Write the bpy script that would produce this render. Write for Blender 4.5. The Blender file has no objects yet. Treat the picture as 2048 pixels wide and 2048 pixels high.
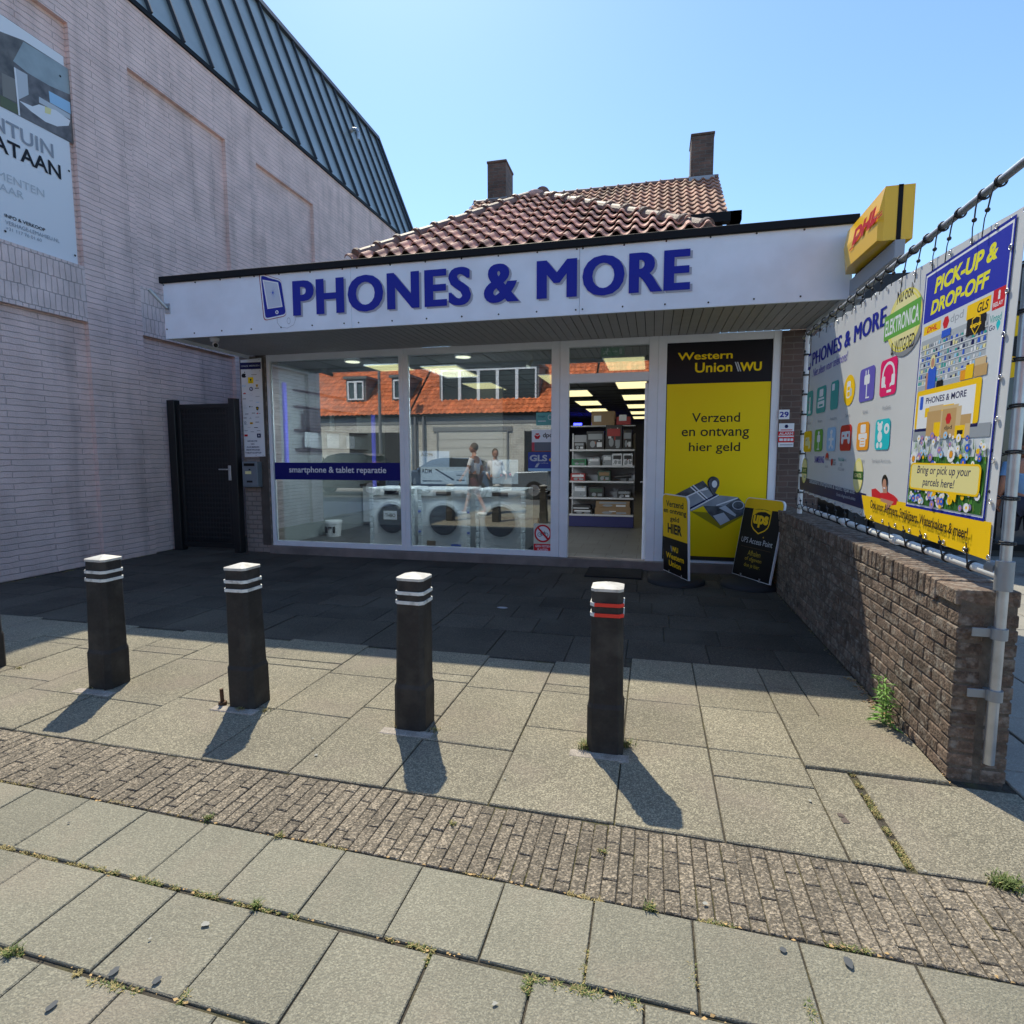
import bpy, bmesh, math, random
from mathutils import Vector, Matrix
random.seed(7)
scene = bpy.context.scene
R = math.radians

# ---------------------------------------------------------------- camera
YAW, PITCH, ROLL, FPX, CAMH = R(-13.767), R(-5.558), R(-0.027), 1145.33, 1.5
_f = Vector((math.sin(YAW)*math.cos(PITCH), math.cos(YAW)*math.cos(PITCH), math.sin(PITCH)))
_r = Vector((math.cos(YAW), -math.sin(YAW), 0)); _u = _r.cross(_f)
_r2 = _r*math.cos(ROLL)+_u*math.sin(ROLL); _u2 = -_r*math.sin(ROLL)+_u*math.cos(ROLL)
CAM = Vector((0, 0, CAMH))
cam = bpy.data.objects.new('camera', bpy.data.cameras.new('camera'))
scene.collection.objects.link(cam); scene.camera = cam
cam.data.sensor_width = 36; cam.data.lens = FPX/2048*36
cam.data.clip_start = .05; cam.data.clip_end = 600
mw = Matrix((_r2, _u2, -_f)).transposed().to_4x4(); mw.translation = CAM
cam.matrix_world = mw

# ---------------------------------------------------------------- light
SUND = Vector((-.33, .63, 1)).normalized()
world = bpy.data.worlds.new('World'); scene.world = world; world.use_nodes = True
wn = world.node_tree; bg = wn.nodes['Background']
sky = wn.nodes.new('ShaderNodeTexSky'); sky.sky_type = 'NISHITA'; sky.sun_disc = False
sky.sun_elevation = math.asin(SUND.z); sky.sun_rotation = math.atan2(SUND.x, SUND.y)
sky.air_density = 1.0; sky.dust_density = .3; sky.ozone_density = 1.3; sky.altitude = 0
tint = wn.nodes.new('ShaderNodeVectorMath'); tint.operation = 'MULTIPLY'; tint.inputs[1].default_value = (.76, .90, 1.0)
wn.links.new(sky.outputs[0], tint.inputs[0]); wn.links.new(tint.outputs[0], bg.inputs[0]); bg.inputs[1].default_value = 0.15
sun = bpy.data.objects.new('sun', bpy.data.lights.new('sun', 'SUN')); scene.collection.objects.link(sun)
sun.data.energy = 3.5; sun.data.angle = R(.55); sun.data.color = (1, .93, .75)
sun.rotation_euler = SUND.to_track_quat('Z', 'Y').to_euler()
scene.view_settings.view_transform = 'Standard'; scene.view_settings.look = 'None'
scene.view_settings.exposure = 0.62; scene.view_settings.gamma = 1
try:
    scene.cycles.max_bounces = 8; scene.cycles.transparent_max_bounces = 12
    scene.cycles.sample_clamp_indirect = 6
except Exception: pass

# ---------------------------------------------------------------- helpers: pixels of the survey photo -> points on real planes
def ray(x, y):
    return _r2*((x-1024)/FPX) + _u2*(-(y-1024)/FPX) + _f
def G(x, y, z=0.0):
    d = ray(x, y); return CAM + d*((z-CAMH)/d.z)
class Plane:
    def __init__(s, o, u, v):
        s.o, s.u, s.v = Vector(o), Vector(u).normalized(), Vector(v).normalized(); s.n = s.u.cross(s.v)
    def at(s, x, y):
        d = ray(x, y); t = (s.o-CAM).dot(s.n)/d.dot(s.n); p = CAM+d*t-s.o
        return (p.dot(s.u), p.dot(s.v))
    def p(s, u, v, w=0.0): return s.o+s.u*u+s.v*v+s.n*w
def PY(Y): return Plane((0, Y, 0), (1, 0, 0), (0, 0, 1))     # faces -Y, u = X, v = Z
def PXL(X): return Plane((X, 0, 0), (0, -1, 0), (0, 0, 1))   # faces -X
def PXR(X): return Plane((X, 0, 0), (0, 1, 0), (0, 0, 1))    # faces +X
def crop(x0, y0, s): return lambda x, y: (x0+x*s, y0+y*s)
z1 = crop(0, 0, .3623); z2 = crop(300, 400, .3623); z3 = crop(900, 600, .3623)
z4 = crop(1500, 300, .3105); z5 = crop(1500, 800, .3105); z6 = crop(600, 250, .4658)
w4 = crop(460, 680, .2070); w5 = crop(780, 680, .2278); w6 = crop(1120, 660, .2588)
w7 = crop(1300, 880, .1656); w8 = crop(1800, 400, .2070)
b8 = crop(1540, 560, .2278); bp = crop(1560, 920, .2526); bq = crop(1820, 820, .1345)
zp = crop(0, 60, .2588); zd = crop(1640, 340, .1139); ze = crop(460, 700, .1604)

def C(r, g, b):
    f = lambda c: ((c/255)/12.92 if c/255 <= .04045 else ((c/255+.055)/1.055)**2.4)
    return (f(r), f(g), f(b))

MATS = {}
def mat(name, col, rough=.6, var=.0, vs=6.0, bump=0.0, bs=60.0, metal=0.0, spec=.5, emis=0, isl=0.0, speck=0.0, ss=220.0, coat=0, stain=None, wpos=False):
    if name in MATS: return MATS[name]
    m = bpy.data.materials.new(name); m.use_nodes = True; nt = m.node_tree; b = nt.nodes['Principled BSDF']
    MATS[name] = m
    b.inputs['Roughness'].default_value = rough; b.inputs['Metallic'].default_value = metal
    b.inputs['Specular IOR Level'].default_value = .2 if name.endswith('_print') or name.startswith('sign_') else spec
    if coat: b.inputs['Coat Weight'].default_value = coat; b.inputs['Coat Roughness'].default_value = .1
    col = tuple(col)+(1,)
    L = nt.links.new
    tc = nt.nodes.new('ShaderNodeNewGeometry').outputs['Position'] if wpos else nt.nodes.new('ShaderNodeTexCoord').outputs['Object']
    out = None
    def mul(prev, fac_out, lo, hi, f0=.3, f1=.7):
        mr = nt.nodes.new('ShaderNodeMapRange'); L(fac_out, mr.inputs[0])
        mr.inputs[1].default_value = f0; mr.inputs[2].default_value = f1
        mr.inputs[3].default_value = lo; mr.inputs[4].default_value = hi
        mx = nt.nodes.new('ShaderNodeVectorMath'); mx.operation = 'SCALE'
        if prev is None: mx.inputs[0].default_value = col[:3]
        else: L(prev, mx.inputs[0])
        L(mr.outputs[0], mx.inputs['Scale']); return mx.outputs[0]
    def noise(sc, det=4):
        n = nt.nodes.new('ShaderNodeTexNoise'); n.inputs['Scale'].default_value = sc
        n.inputs['Detail'].default_value = det; L(tc, n.inputs['Vector']); return n.outputs['Fac']
    if var: out = mul(out, noise(vs), 1-var, 1+var)
    if isl:
        g = nt.nodes.new('ShaderNodeNewGeometry'); out = mul(out, g.outputs['Random Per Island'], 1-isl, 1+isl, 0, 1)
    if speck:
        vo = nt.nodes.new('ShaderNodeTexVoronoi'); vo.inputs['Scale'].default_value = ss; L(tc, vo.inputs['Vector'])
        sx = nt.nodes.new('ShaderNodeSeparateXYZ'); L(vo.outputs['Color'], sx.inputs[0])
        pw = nt.nodes.new('ShaderNodeMath'); pw.operation = 'POWER'; L(sx.outputs[0], pw.inputs[0]); pw.inputs[1].default_value = 2.2
        out = mul(out, pw.outputs[0], 1-speck*.55, 1+speck*1.25, 0, 1)
    if stain:
        n = noise(stain[1], 6); mr = nt.nodes.new('ShaderNodeMapRange'); L(n, mr.inputs[0])
        mr.inputs[1].default_value = .5; mr.inputs[2].default_value = .68; mr.inputs[4].default_value = stain[2]
        mx = nt.nodes.new('ShaderNodeMix'); mx.data_type = 'RGBA'; L(mr.outputs[0], mx.inputs[0])
        if out is None: mx.inputs[6].default_value = col
        else: L(out, mx.inputs[6])
        mx.inputs[7].default_value = tuple(stain[0])+(1,); out = mx.outputs[2]
    if out is None: b.inputs['Base Color'].default_value = col
    else: L(out, b.inputs['Base Color'])
    if bump:
        bn = nt.nodes.new('ShaderNodeBump'); bn.inputs['Strength'].default_value = bump; bn.inputs['Distance'].default_value = .01
        L(noise(bs, 3), bn.inputs['Height']); L(bn.outputs[0], b.inputs['Normal'])
    if emis:
        b.inputs['Emission Color'].default_value = col; b.inputs['Emission Strength'].default_value = emis
    return m

def brickmat(name, axis, c1, c2, mortar, bw=.22, bh=.073, ms=.009, bump=.8, wob=.004, rough=.85, var=.15, dist=.012, smooth=.3, streak=0):
    if name in MATS: return MATS[name]
    m = bpy.data.materials.new(name); m.use_nodes = True; nt = m.node_tree; b = nt.nodes['Principled BSDF']; MATS[name] = m
    L = nt.links.new; N = nt.nodes.new
    tc = N('ShaderNodeTexCoord').outputs['Object']
    sp = N('ShaderNodeSeparateXYZ'); L(tc, sp.inputs[0]); cb = N('ShaderNodeCombineXYZ')
    L(sp.outputs['Y' if axis == 'YZ' else 'X'], cb.inputs[0])
    L(sp.outputs['Y' if axis == 'XY' else 'Z'], cb.inputs[1])
    n1 = N('ShaderNodeTexNoise'); n1.inputs['Scale'].default_value = 9; n1.inputs['Detail'].default_value = 3; L(tc, n1.inputs['Vector'])
    s = N('ShaderNodeVectorMath'); s.operation = 'SUBTRACT'; L(n1.outputs['Color'], s.inputs[0]); s.inputs[1].default_value = (.5,)*3
    s2 = N('ShaderNodeVectorMath'); s2.operation = 'SCALE'; L(s.outputs[0], s2.inputs[0]); s2.inputs['Scale'].default_value = wob*5
    ad = N('ShaderNodeVectorMath'); L(cb.outputs[0], ad.inputs[0]); L(s2.outputs[0], ad.inputs[1])
    bt = N('ShaderNodeTexBrick'); L(ad.outputs[0], bt.inputs['Vector'])
    bt.inputs['Scale'].default_value = 1; bt.inputs['Brick Width'].default_value = bw; bt.inputs['Row Height'].default_value = bh
    bt.inputs['Mortar Size'].default_value = ms; bt.inputs['Mortar Smooth'].default_value = smooth
    bt.inputs['Color1'].default_value = tuple(c1)+(1,); bt.inputs['Color2'].default_value = tuple(c2)+(1,); bt.inputs['Mortar'].default_value = tuple(mortar)+(1,)
    n2 = N('ShaderNodeTexNoise'); n2.inputs['Scale'].default_value = 3; n2.inputs['Detail'].default_value = 6; L(tc, n2.inputs['Vector'])
    mr = N('ShaderNodeMapRange'); L(n2.outputs['Fac'], mr.inputs[0]); mr.inputs[1].default_value = .3; mr.inputs[2].default_value = .7
    mr.inputs[3].default_value = 1-var; mr.inputs[4].default_value = 1+var
    sc = N('ShaderNodeVectorMath'); sc.operation = 'SCALE'; L(bt.outputs['Color'], sc.inputs[0]); L(mr.outputs[0], sc.inputs['Scale'])
    if streak:
        mp = N('ShaderNodeMapping'); mp.inputs['Scale'].default_value = (1.6, 1.6, .22); L(tc, mp.inputs[0])
        n5 = N('ShaderNodeTexNoise'); n5.inputs['Scale'].default_value = 2.2; n5.inputs['Detail'].default_value = 7; L(mp.outputs[0], n5.inputs['Vector'])
        m5 = N('ShaderNodeMapRange'); L(n5.outputs['Fac'], m5.inputs[0]); m5.inputs[1].default_value = .52; m5.inputs[2].default_value = .70; m5.inputs[3].default_value = 1; m5.inputs[4].default_value = 1-streak
        s5 = N('ShaderNodeVectorMath'); s5.operation = 'SCALE'; L(sc.outputs[0], s5.inputs[0]); L(m5.outputs[0], s5.inputs['Scale']); sc = s5
    L(sc.outputs[0], b.inputs['Base Color']); b.inputs['Roughness'].default_value = rough
    n3 = N('ShaderNodeTexNoise'); n3.inputs['Scale'].default_value = 60; n3.inputs['Detail'].default_value = 4; L(tc, n3.inputs['Vector'])
    mm = N('ShaderNodeMath'); mm.operation = 'MULTIPLY_ADD'; L(bt.outputs['Fac'], mm.inputs[0]); mm.inputs[1].default_value = -1; 
    m3 = N('ShaderNodeMath'); m3.operation = 'MULTIPLY'; L(n3.outputs['Fac'], m3.inputs[0]); m3.inputs[1].default_value = .5
    L(m3.outputs[0], mm.inputs[2])
    bn = N('ShaderNodeBump'); bn.inputs['Strength'].default_value = bump; bn.inputs['Distance'].default_value = dist
    L(mm.outputs[0], bn.inputs['Height']); L(bn.outputs[0], b.inputs['Normal'])
    return m

def glassmat(name, tint, refl):
    m = bpy.data.materials.new(name); m.use_nodes = True; nt = m.node_tree; nt.nodes.clear(); MATS[name] = m
    o = nt.nodes.new('ShaderNodeOutputMaterial'); t = nt.nodes.new('ShaderNodeBsdfTransparent'); t.inputs[0].default_value = tuple(tint)+(1,)
    g = nt.nodes.new('ShaderNodeBsdfGlossy'); g.inputs['Roughness'].default_value = 0.0
    fr = nt.nodes.new('ShaderNodeFresnel'); fr.inputs[0].default_value = 1.5
    a = nt.nodes.new('ShaderNodeMath'); a.operation = 'ADD'; a.use_clamp = True; nt.links.new(fr.outputs[0], a.inputs[0]); a.inputs[1].default_value = refl
    mx = nt.nodes.new('ShaderNodeMixShader'); nt.links.new(a.outputs[0], mx.inputs[0]); nt.links.new(t.outputs[0], mx.inputs[1]); nt.links.new(g.outputs[0], mx.inputs[2])
    nt.links.new(mx.outputs[0], o.inputs[0]); return m

COL = scene.collection
def tag(o, label=None, cat=None, group=None, kind=None):
    if label: o['label'] = label
    if cat: o['category'] = cat
    if group: o['group'] = group
    if kind: o['kind'] = kind
    return o
def thing(name, label, cat, loc=(0, 0, 0), group=None):
    o = bpy.data.objects.new(name, None); o.empty_display_size = .1; COL.objects.link(o); o.location = loc
    return tag(o, label, cat, group)

class B:
    """collects shapes in world metres, links them as one mesh object"""
    def __init__(s): s.v = []; s.f = []; s.m = []; s.sm = []
    def add(s, vs, fs, mi=0, smooth=False):
        k = len(s.v); s.v += [Vector(v) for v in vs]
        for f in fs: s.f.append(tuple(i+k for i in f)); s.m.append(mi); s.sm.append(smooth)
    def box(s, x0, x1, y0, y1, z0, z1, mi=0):
        x0, x1 = min(x0, x1), max(x0, x1); y0, y1 = min(y0, y1), max(y0, y1); z0, z1 = min(z0, z1), max(z0, z1)
        s.add([(x0, y0, z0), (x1, y0, z0), (x1, y1, z0), (x0, y1, z0), (x0, y0, z1), (x1, y0, z1), (x1, y1, z1), (x0, y1, z1)],
              [(0, 3, 2, 1), (4, 5, 6, 7), (0, 1, 5, 4), (1, 2, 6, 5), (2, 3, 7, 6), (3, 0, 4, 7)], mi)
        return s
    def obox(s, c, a, b, d, mi=0):
        c, a, b, d = Vector(c), Vector(a), Vector(b), Vector(d)
        s.add([c+a*i+b*j+d*k for k in (-1, 1) for j in (-1, 1) for i in (-1, 1)],
              [(0, 2, 3, 1), (4, 5, 7, 6), (0, 1, 5, 4), (1, 3, 7, 5), (3, 2, 6, 7), (2, 0, 4, 6)], mi)
        return s
    def cyl(s, p0, p1, r0, r1=None, n=16, mi=0, caps=True):
        p0, p1 = Vector(p0), Vector(p1); r1 = r0 if r1 is None else r1
        d = (p1-p0).normalized(); a = d.orthogonal().normalized(); b = d.cross(a)
        vs = [p+(a*math.cos(t*2*math.pi/n)+b*math.sin(t*2*math.pi/n))*r for p, r in ((p0, r0), (p1, r1)) for t in range(n)]
        s.add(vs, [(i, (i+1) % n, n+(i+1) % n, n+i) for i in range(n)], mi, True)
        if caps: s.add(vs[:n], [tuple(reversed(range(n)))], mi); s.add(vs[n:], [tuple(range(n))], mi)
        return s
    def tube(s, pts, r, n=8, mi=0):
        pts = [Vector(p) for p in pts]
        for a, b in zip(pts, pts[1:]): s.cyl(a, b, r, n=n, mi=mi)
        return s
    def torus(s, c, ax, R_, r, n=16, k=6, mi=0, arc=1.0):
        c = Vector(c); ax = Vector(ax).normalized(); a = ax.orthogonal().normalized(); b = ax.cross(a); vs = []
        for i in range(n):
            t = 2*math.pi*arc*i/n; d = a*math.cos(t)+b*math.sin(t)
            for j in range(k):
                q = 2*math.pi*j/k; vs.append(c+d*(R_+r*math.cos(q))+ax*r*math.sin(q))
        s.add(vs, [(i*k+j, ((i+1) % n)*k+j, ((i+1) % n)*k+(j+1) % k, i*k+(j+1) % k) for i in range(n) for j in range(k)], mi, True); return s
    def ball(s, c, r, n=10, m=6, mi=0, sc=(1, 1, 1)):
        c = Vector(c); vs = [c+Vector((0, 0, r*sc[2]))]
        for i in range(1, m):
            for j in range(n):
                p, t = math.pi*i/m, 2*math.pi*j/n
                vs.append(c+Vector((math.sin(p)*math.cos(t)*sc[0], math.sin(p)*math.sin(t)*sc[1], math.cos(p)*sc[2]))*r)
        vs.append(c-Vector((0, 0, r*sc[2]))); e = len(vs)-1
        fs = [(0, 1+j, 1+(j+1) % n) for j in range(n)]+[(e, 1+(m-2)*n+(j+1) % n, 1+(m-2)*n+j) for j in range(n)]
        fs += [(1+i*n+j, 1+(i+1)*n+j, 1+(i+1)*n+(j+1) % n, 1+i*n+(j+1) % n) for i in range(m-2) for j in range(n)]
        s.add(vs, fs, mi, True); return s
    def slab(s, P, pts, t, mi=0, w0=0.0):
        """extruded outline in plane P; pts are (u,v)"""
        n = len(pts); ar = sum(pts[i][0]*pts[(i+1) % n][1]-pts[(i+1) % n][0]*pts[i][1] for i in range(n))
        if ar < 0: pts = pts[::-1]
        a = [P.p(u, v, w0+t) for u, v in pts]; b = [P.p(u, v, w0) for u, v in pts]
        s.add(a+b, [tuple(range(n)), tuple(reversed(range(n, 2*n)))]+[(i+n, (i+1) % n+n, (i+1) % n, i) for i in range(n)], mi); return s
    def prism(s, pts, y0, y1, mi=0):     # outline in XZ extruded along Y
        n = len(pts); vs = [(x, y0, z) for x, z in pts]+[(x, y1, z) for x, z in pts]
        s.add(vs, [tuple(range(n)), tuple(reversed(range(n, 2*n)))]+[((i+1) % n, i, i+n, (i+1) % n+n) for i in range(n)], mi); return s
    def build(s, name, mats, parent=None, bevel=0, recalc=True, seg=1):
        me = bpy.data.meshes.new(name); off = parent_loc(parent)
        me.from_pydata([v-off for v in s.v], [], s.f)
        if not isinstance(mats, (list, tuple)): mats = [mats]
        for m in mats: me.materials.append(m)
        me.polygons.foreach_set('material_index', s.m); me.polygons.foreach_set('use_smooth', s.sm)
        if recalc:
            bm = bmesh.new(); bm.from_mesh(me); bmesh.ops.recalc_face_normals(bm, faces=bm.faces); bm.to_mesh(me); bm.free()
        me.update()
        o = bpy.data.objects.new(name, me); COL.objects.link(o)
        if parent: o.parent = parent
        if bevel:
            md = o.modifiers.new('bevel', 'BEVEL'); md.width = bevel; md.segments = seg; md.limit_method = 'ANGLE'; md.angle_limit = R(40)
        return o
def parent_loc(p):
    v = Vector((0, 0, 0))
    while p: v += Vector(p.location); p = p.parent
    return v

def copy_tree(o, parent=None):
    c = o.copy(); COL.objects.link(c); c.parent = parent
    for ch in list(o.children): copy_tree(ch, c)
    return c

def textmesh(s, bold=0.0, shear=0.0, sp=1.0):
    cu = bpy.data.curves.new('t', 'FONT'); cu.body = s; cu.offset = bold; cu.shear = shear; cu.space_character = sp
    cu.resolution_u = 4
    o = bpy.data.objects.new('t', cu); m = o.to_mesh()
    vs = [(v.co.x, v.co.y) for v in m.vertices]; fs = [tuple(p.vertices) for p in m.polygons]
    o.to_mesh_clear(); bpy.data.objects.remove(o); bpy.data.curves.remove(cu)
    return vs, fs

class Print:
    """flat printed artwork on a plane, later layers lie on top; one mesh"""
    def __init__(s, P, off=.003, step=.0002): s.P = P; s.b = B(); s.w = off; s.step = step; s.mats = []
    def mi(s, m):
        if m not in s.mats: s.mats.append(m)
        return s.mats.index(m)
    def uv(s, pts, m):
        n = len(pts); ar = sum(pts[i][0]*pts[(i+1) % n][1]-pts[(i+1) % n][0]*pts[i][1] for i in range(n))
        if ar < 0: pts = pts[::-1]
        s.b.add([s.P.p(u, v, s.w) for u, v in pts], [tuple(range(n))], s.mi(m)); s.w += s.step; return s
    def poly(s, px, m): return s.uv([s.P.at(*p) for p in px], m)
    def _box(s, lb, rt):
        a, c = s.P.at(*lb), s.P.at(*rt); return a[0], a[1], c[0], c[1]
    def rect(s, lb, rt, m):
        a, b_, c, d = s._box(lb, rt); return s.uv([(a, b_), (c, b_), (c, d), (a, d)], m)
    def rrect_uv(s, a, b_, c, d, r, m):
        pts = []
        for cx, cy, t0 in ((c-r, b_+r, -90), (c-r, d-r, 0), (a+r, d-r, 90), (a+r, b_+r, 180)):
            for k in range(5): t = R(t0+k*22.5); pts.append((cx+r*math.cos(t), cy+r*math.sin(t)))
        return s.uv(pts, m)
    def rrect(s, lb, rt, m, r=.2):
        a, b_, c, d = s._box(lb, rt); rr = min(abs(c-a), abs(d-b_))*r; return s.rrect_uv(min(a, c), min(b_, d), max(a, c), max(b_, d), rr, m)
    def disc_uv(s, u, v, ru, rv, m, n=24, t0=0, t1=360):
        pts = [(u+ru*math.cos(R(t0+(t1-t0)*k/n)), v+rv*math.sin(R(t0+(t1-t0)*k/n))) for k in range(n+(t1-t0 < 360))]
        return s.uv(pts, m)
    def disc(s, lb, rt, m, n=24):
        a, b_, c, d = s._box(lb, rt); return s.disc_uv((a+c)/2, (b_+d)/2, abs(c-a)/2, abs(d-b_)/2, m, n)
    def ring(s, lb, rt, m, th=.2, n=24):
        a, b_, c, d = s._box(lb, rt); return s.ring_uv((a+c)/2, (b_+d)/2, abs(c-a)/2, abs(d-b_)/2, m, th, n)
    def ring_uv(s, u, v, ru, rv, m, th=.2, n=24):
        vs = [s.P.p(u+ru*k*math.cos(2*math.pi*i/n), v+rv*k*math.sin(2*math.pi*i/n), s.w) for k in (1, 1-th) for i in range(n)]
        s.b.add(vs, [(i, (i+1) % n, n+(i+1) % n, n+i) for i in range(n)], s.mi(m)); s.w += s.step; return s
    def line(s, a, b_, w, m):      # pixels, width in metres
        a, b_ = Vector(s.P.at(*a)), Vector(s.P.at(*b_)); d = (b_-a).normalized(); n = Vector((-d.y, d.x))*w/2
        return s.uv([tuple(a+n), tuple(a-n), tuple(b_-n), tuple(b_+n)], m)
    def heavy_uv(s, t, a, b_, c, d, m, e=.006, n=3, bold=.015, sp=1.0, shear=0):      # emboldened by overprinting
        for k in range(n): dx = -e+2*e*k/(n-1); s.text_uv(t, a+e+dx, b_, c-e+dx, d, m, bold, shear, sp=sp)
        return s
    def text_uv(s, t, a, b_, c, d, m, bold=0, shear=0, tilt=0, sp=1.0):
        vs, fs = textmesh(t, bold, shear, sp)
        if not vs: return s
        x0, x1 = min(v[0] for v in vs), max(v[0] for v in vs); y0, y1 = min(v[1] for v in vs), max(v[1] for v in vs)
        s.b.add([s.P.p(a+(v[0]-x0)/(x1-x0)*(c-a), b_+(v[1]-y0)/(y1-y0)*(d-b_)+tilt*(v[0]-x0)/(x1-x0), s.w) for v in vs], fs, s.mi(m)); s.w += s.step; return s
    def text(s, t, lb, rt, m, bold=0, shear=0): return s.text_uv(t, *s._box(lb, rt), m, bold, shear)
    def build(s, name, parent): return s.b.build(name, s.mats, parent, recalc=False)

# ---------------------------------------------------------------- materials
M_WALL = brickmat('painted_brick', 'YZ', (.86, .64, .585), (.80, .605, .555), (.64, .49, .45), bw=.9, bh=.073, ms=.008, bump=.65, wob=.006, dist=.03, var=.12, smooth=.9, streak=.22)
M_SOLD = brickmat('painted_soldier_brick', 'YZ', (.82, .645, .60), (.76, .61, .57), (.56, .455, .425), bw=.075, bh=.21, ms=.006, bump=.8, wob=.006, dist=.02, smooth=.9)
M_PILB = brickmat('pillar_brick', 'XZ', (.30, .25, .22), (.26, .22, .20), (.20, .17, .15), bw=.16, bh=.073, bump=.9, dist=.02)
M_RPIL = brickmat('brown_brick', 'XZ', (.13, .085, .07), (.10, .07, .06), (.16, .13, .11), bw=.22, bh=.07, ms=.007, bump=.5)
M_CHIM = brickmat('chimney_brick', 'XZ', (.17, .10, .075), (.11, .075, .06), (.15, .13, .11), bw=.22, bh=.07, bump=.8, var=.3)
M_CHIM2 = brickmat('chimney_brick_side', 'YZ', (.17, .10, .075), (.11, .075, .06), (.15, .13, .11), bw=.22, bh=.07, bump=.8, var=.3)
M_ZINC = mat('zinc_roof', (.30, .33, .315), .42, var=.12, vs=1.5, metal=.35)
M_ZINCD = mat('zinc_seam', (.05, .06, .075), .5, metal=.4)
M_BLK = mat('black_trim', (.007, .0075, .009), .6, bump=.1, spec=.2)
M_WHT = mat('white_frame', (.78, .81, .86), .35, var=.03)
M_FASC = mat('white_fascia', (.76, .82, .90), .45, var=.06, vs=3, stain=((.55, .56, .58), 2.3, .2))
M_SOFF = mat('soffit_board', (.34, .34, .345), .5, var=.06)
M_NAVY = mat('navy_print', (.012, .022, .30), .4)
M_NAVY2 = mat('dark_navy_print', C(22, 26, 84), .4)
M_WHITEP = mat('white_print', (.78, .8, .83), .4)
M_GREYP = mat('grey_print', (.30, .33, .38), .5)
M_LGREYP = mat('light_grey_print', (.52, .56, .6), .5)
M_BLKP = mat('black_print', (.012, .012, .016), .4)
M_YEL = mat('yellow_print', (.95, .68, .002), .45)
M_YEL2 = mat('amber_print', (.90, .56, .008), .45)
M_RED = mat('red_print', (.60, .02, .03), .45)
M_GRN = mat('green_print', (.12, .38, .06), .5)
M_DGRN = mat('dark_green_print', (.04, .14, .03), .5)
M_LBL = mat('light_blue_print', (.35, .58, .80), .5)
M_BLUE = mat('blue_print', (.03, .11, .60), .45)
M_TEAL = mat('teal_print', (.03, .36, .33), .5)
M_CYAN = mat('cyan_print', (.01, .50, .56), .5)
M_ORG = mat('orange_print', (.80, .32, .02), .5)
M_PINK = mat('crimson_print', (.75, .01, .14), .5)
M_PURP = mat('purple_print', (.12, .10, .46), .5)
M_SKIN = mat('skin', (.50, .25, .17), .5)
M_CARD = mat('cardboard_print', (.52, .33, .14), .6)
M_CARD2 = mat('cardboard_side_print', (.62, .46, .26), .6)
M_KHAKI = mat('pale_yellow_print', (.80, .74, .36), .45)
M_SCREW = mat('screw', (.03, .03, .03), .5, metal=.6)
M_STEEL = mat('galvanised_steel', (.48, .50, .52), .38, var=.15, vs=14, metal=.75)
M_PIPEW = mat('white_tube', (.72, .72, .70), .4, var=.08, vs=8)
M_RUB = mat('black_rubber', (.015, .015, .017), .6)
M_GLASS = glassmat('window_glass', (.84, .90, .90), .29)
M_GLASS2 = glassmat('pane_glass', (.25, .3, .32), .12)
M_TILE = mat('clay_roof_tile', (.56, .31, .24), .7, spec=.15, var=.25, vs=5, isl=.22, bump=.3, bs=50, stain=((.16, .12, .09), 3.0, .5))
M_TILE2 = mat('weathered_roof_tile', (.48, .26, .18), .75, spec=.15, var=.3, vs=4, isl=.3, bump=.3, bs=50, stain=((.17, .13, .09), 2.0, .6))
M_CAPT = mat('ridge_tile', (.19, .108, .08), .6, var=.2, vs=6, bump=.3, stain=((.3, .24, .2), 5, .3))
M_OTILE = mat('orange_roof_tile', (.62, .17, .06), .6, var=.25, vs=4, isl=.25)
M_LEAD = mat('lead_flashing', (.35, .36, .38), .5, metal=.5)
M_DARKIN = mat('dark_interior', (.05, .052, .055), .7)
# ================================================================ GROUND
ASPH = mat('asphalt', (.10, .098, .095), .9, var=.12, vs=2, speck=.3, ss=120, bump=.3, bs=200)
JOINT = mat('joint_sand', (.06, .05, .036), .95, var=.4, vs=20, bump=1, bs=90, stain=((.11, .10, .03), 6, .8))
SLAB = mat('concrete_slab', (.236, .219, .163), .85, var=.09, vs=2.2, isl=.09, speck=.32, ss=230, bump=.6, bs=150, stain=((.31, .25, .19), 3, .35))
APRON = mat('aggregate_slab', (.240, .213, .152), .85, var=.14, vs=1.7, isl=.09, speck=.62, ss=190, bump=.7, bs=160, stain=((.25, .20, .16), 2.2, .4))
PAVER = mat('clinker_paver', (.205, .168, .122), .85, var=.2, vs=1.4, isl=.16, speck=.8, ss=150, bump=1.0, bs=110)
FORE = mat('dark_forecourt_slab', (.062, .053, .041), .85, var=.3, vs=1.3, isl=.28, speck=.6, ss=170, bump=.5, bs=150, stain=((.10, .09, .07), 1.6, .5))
CONC = mat('plain_concrete', (.30, .29, .27), .85, var=.12, vs=4, speck=.2, bump=.4, bs=120)

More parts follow.
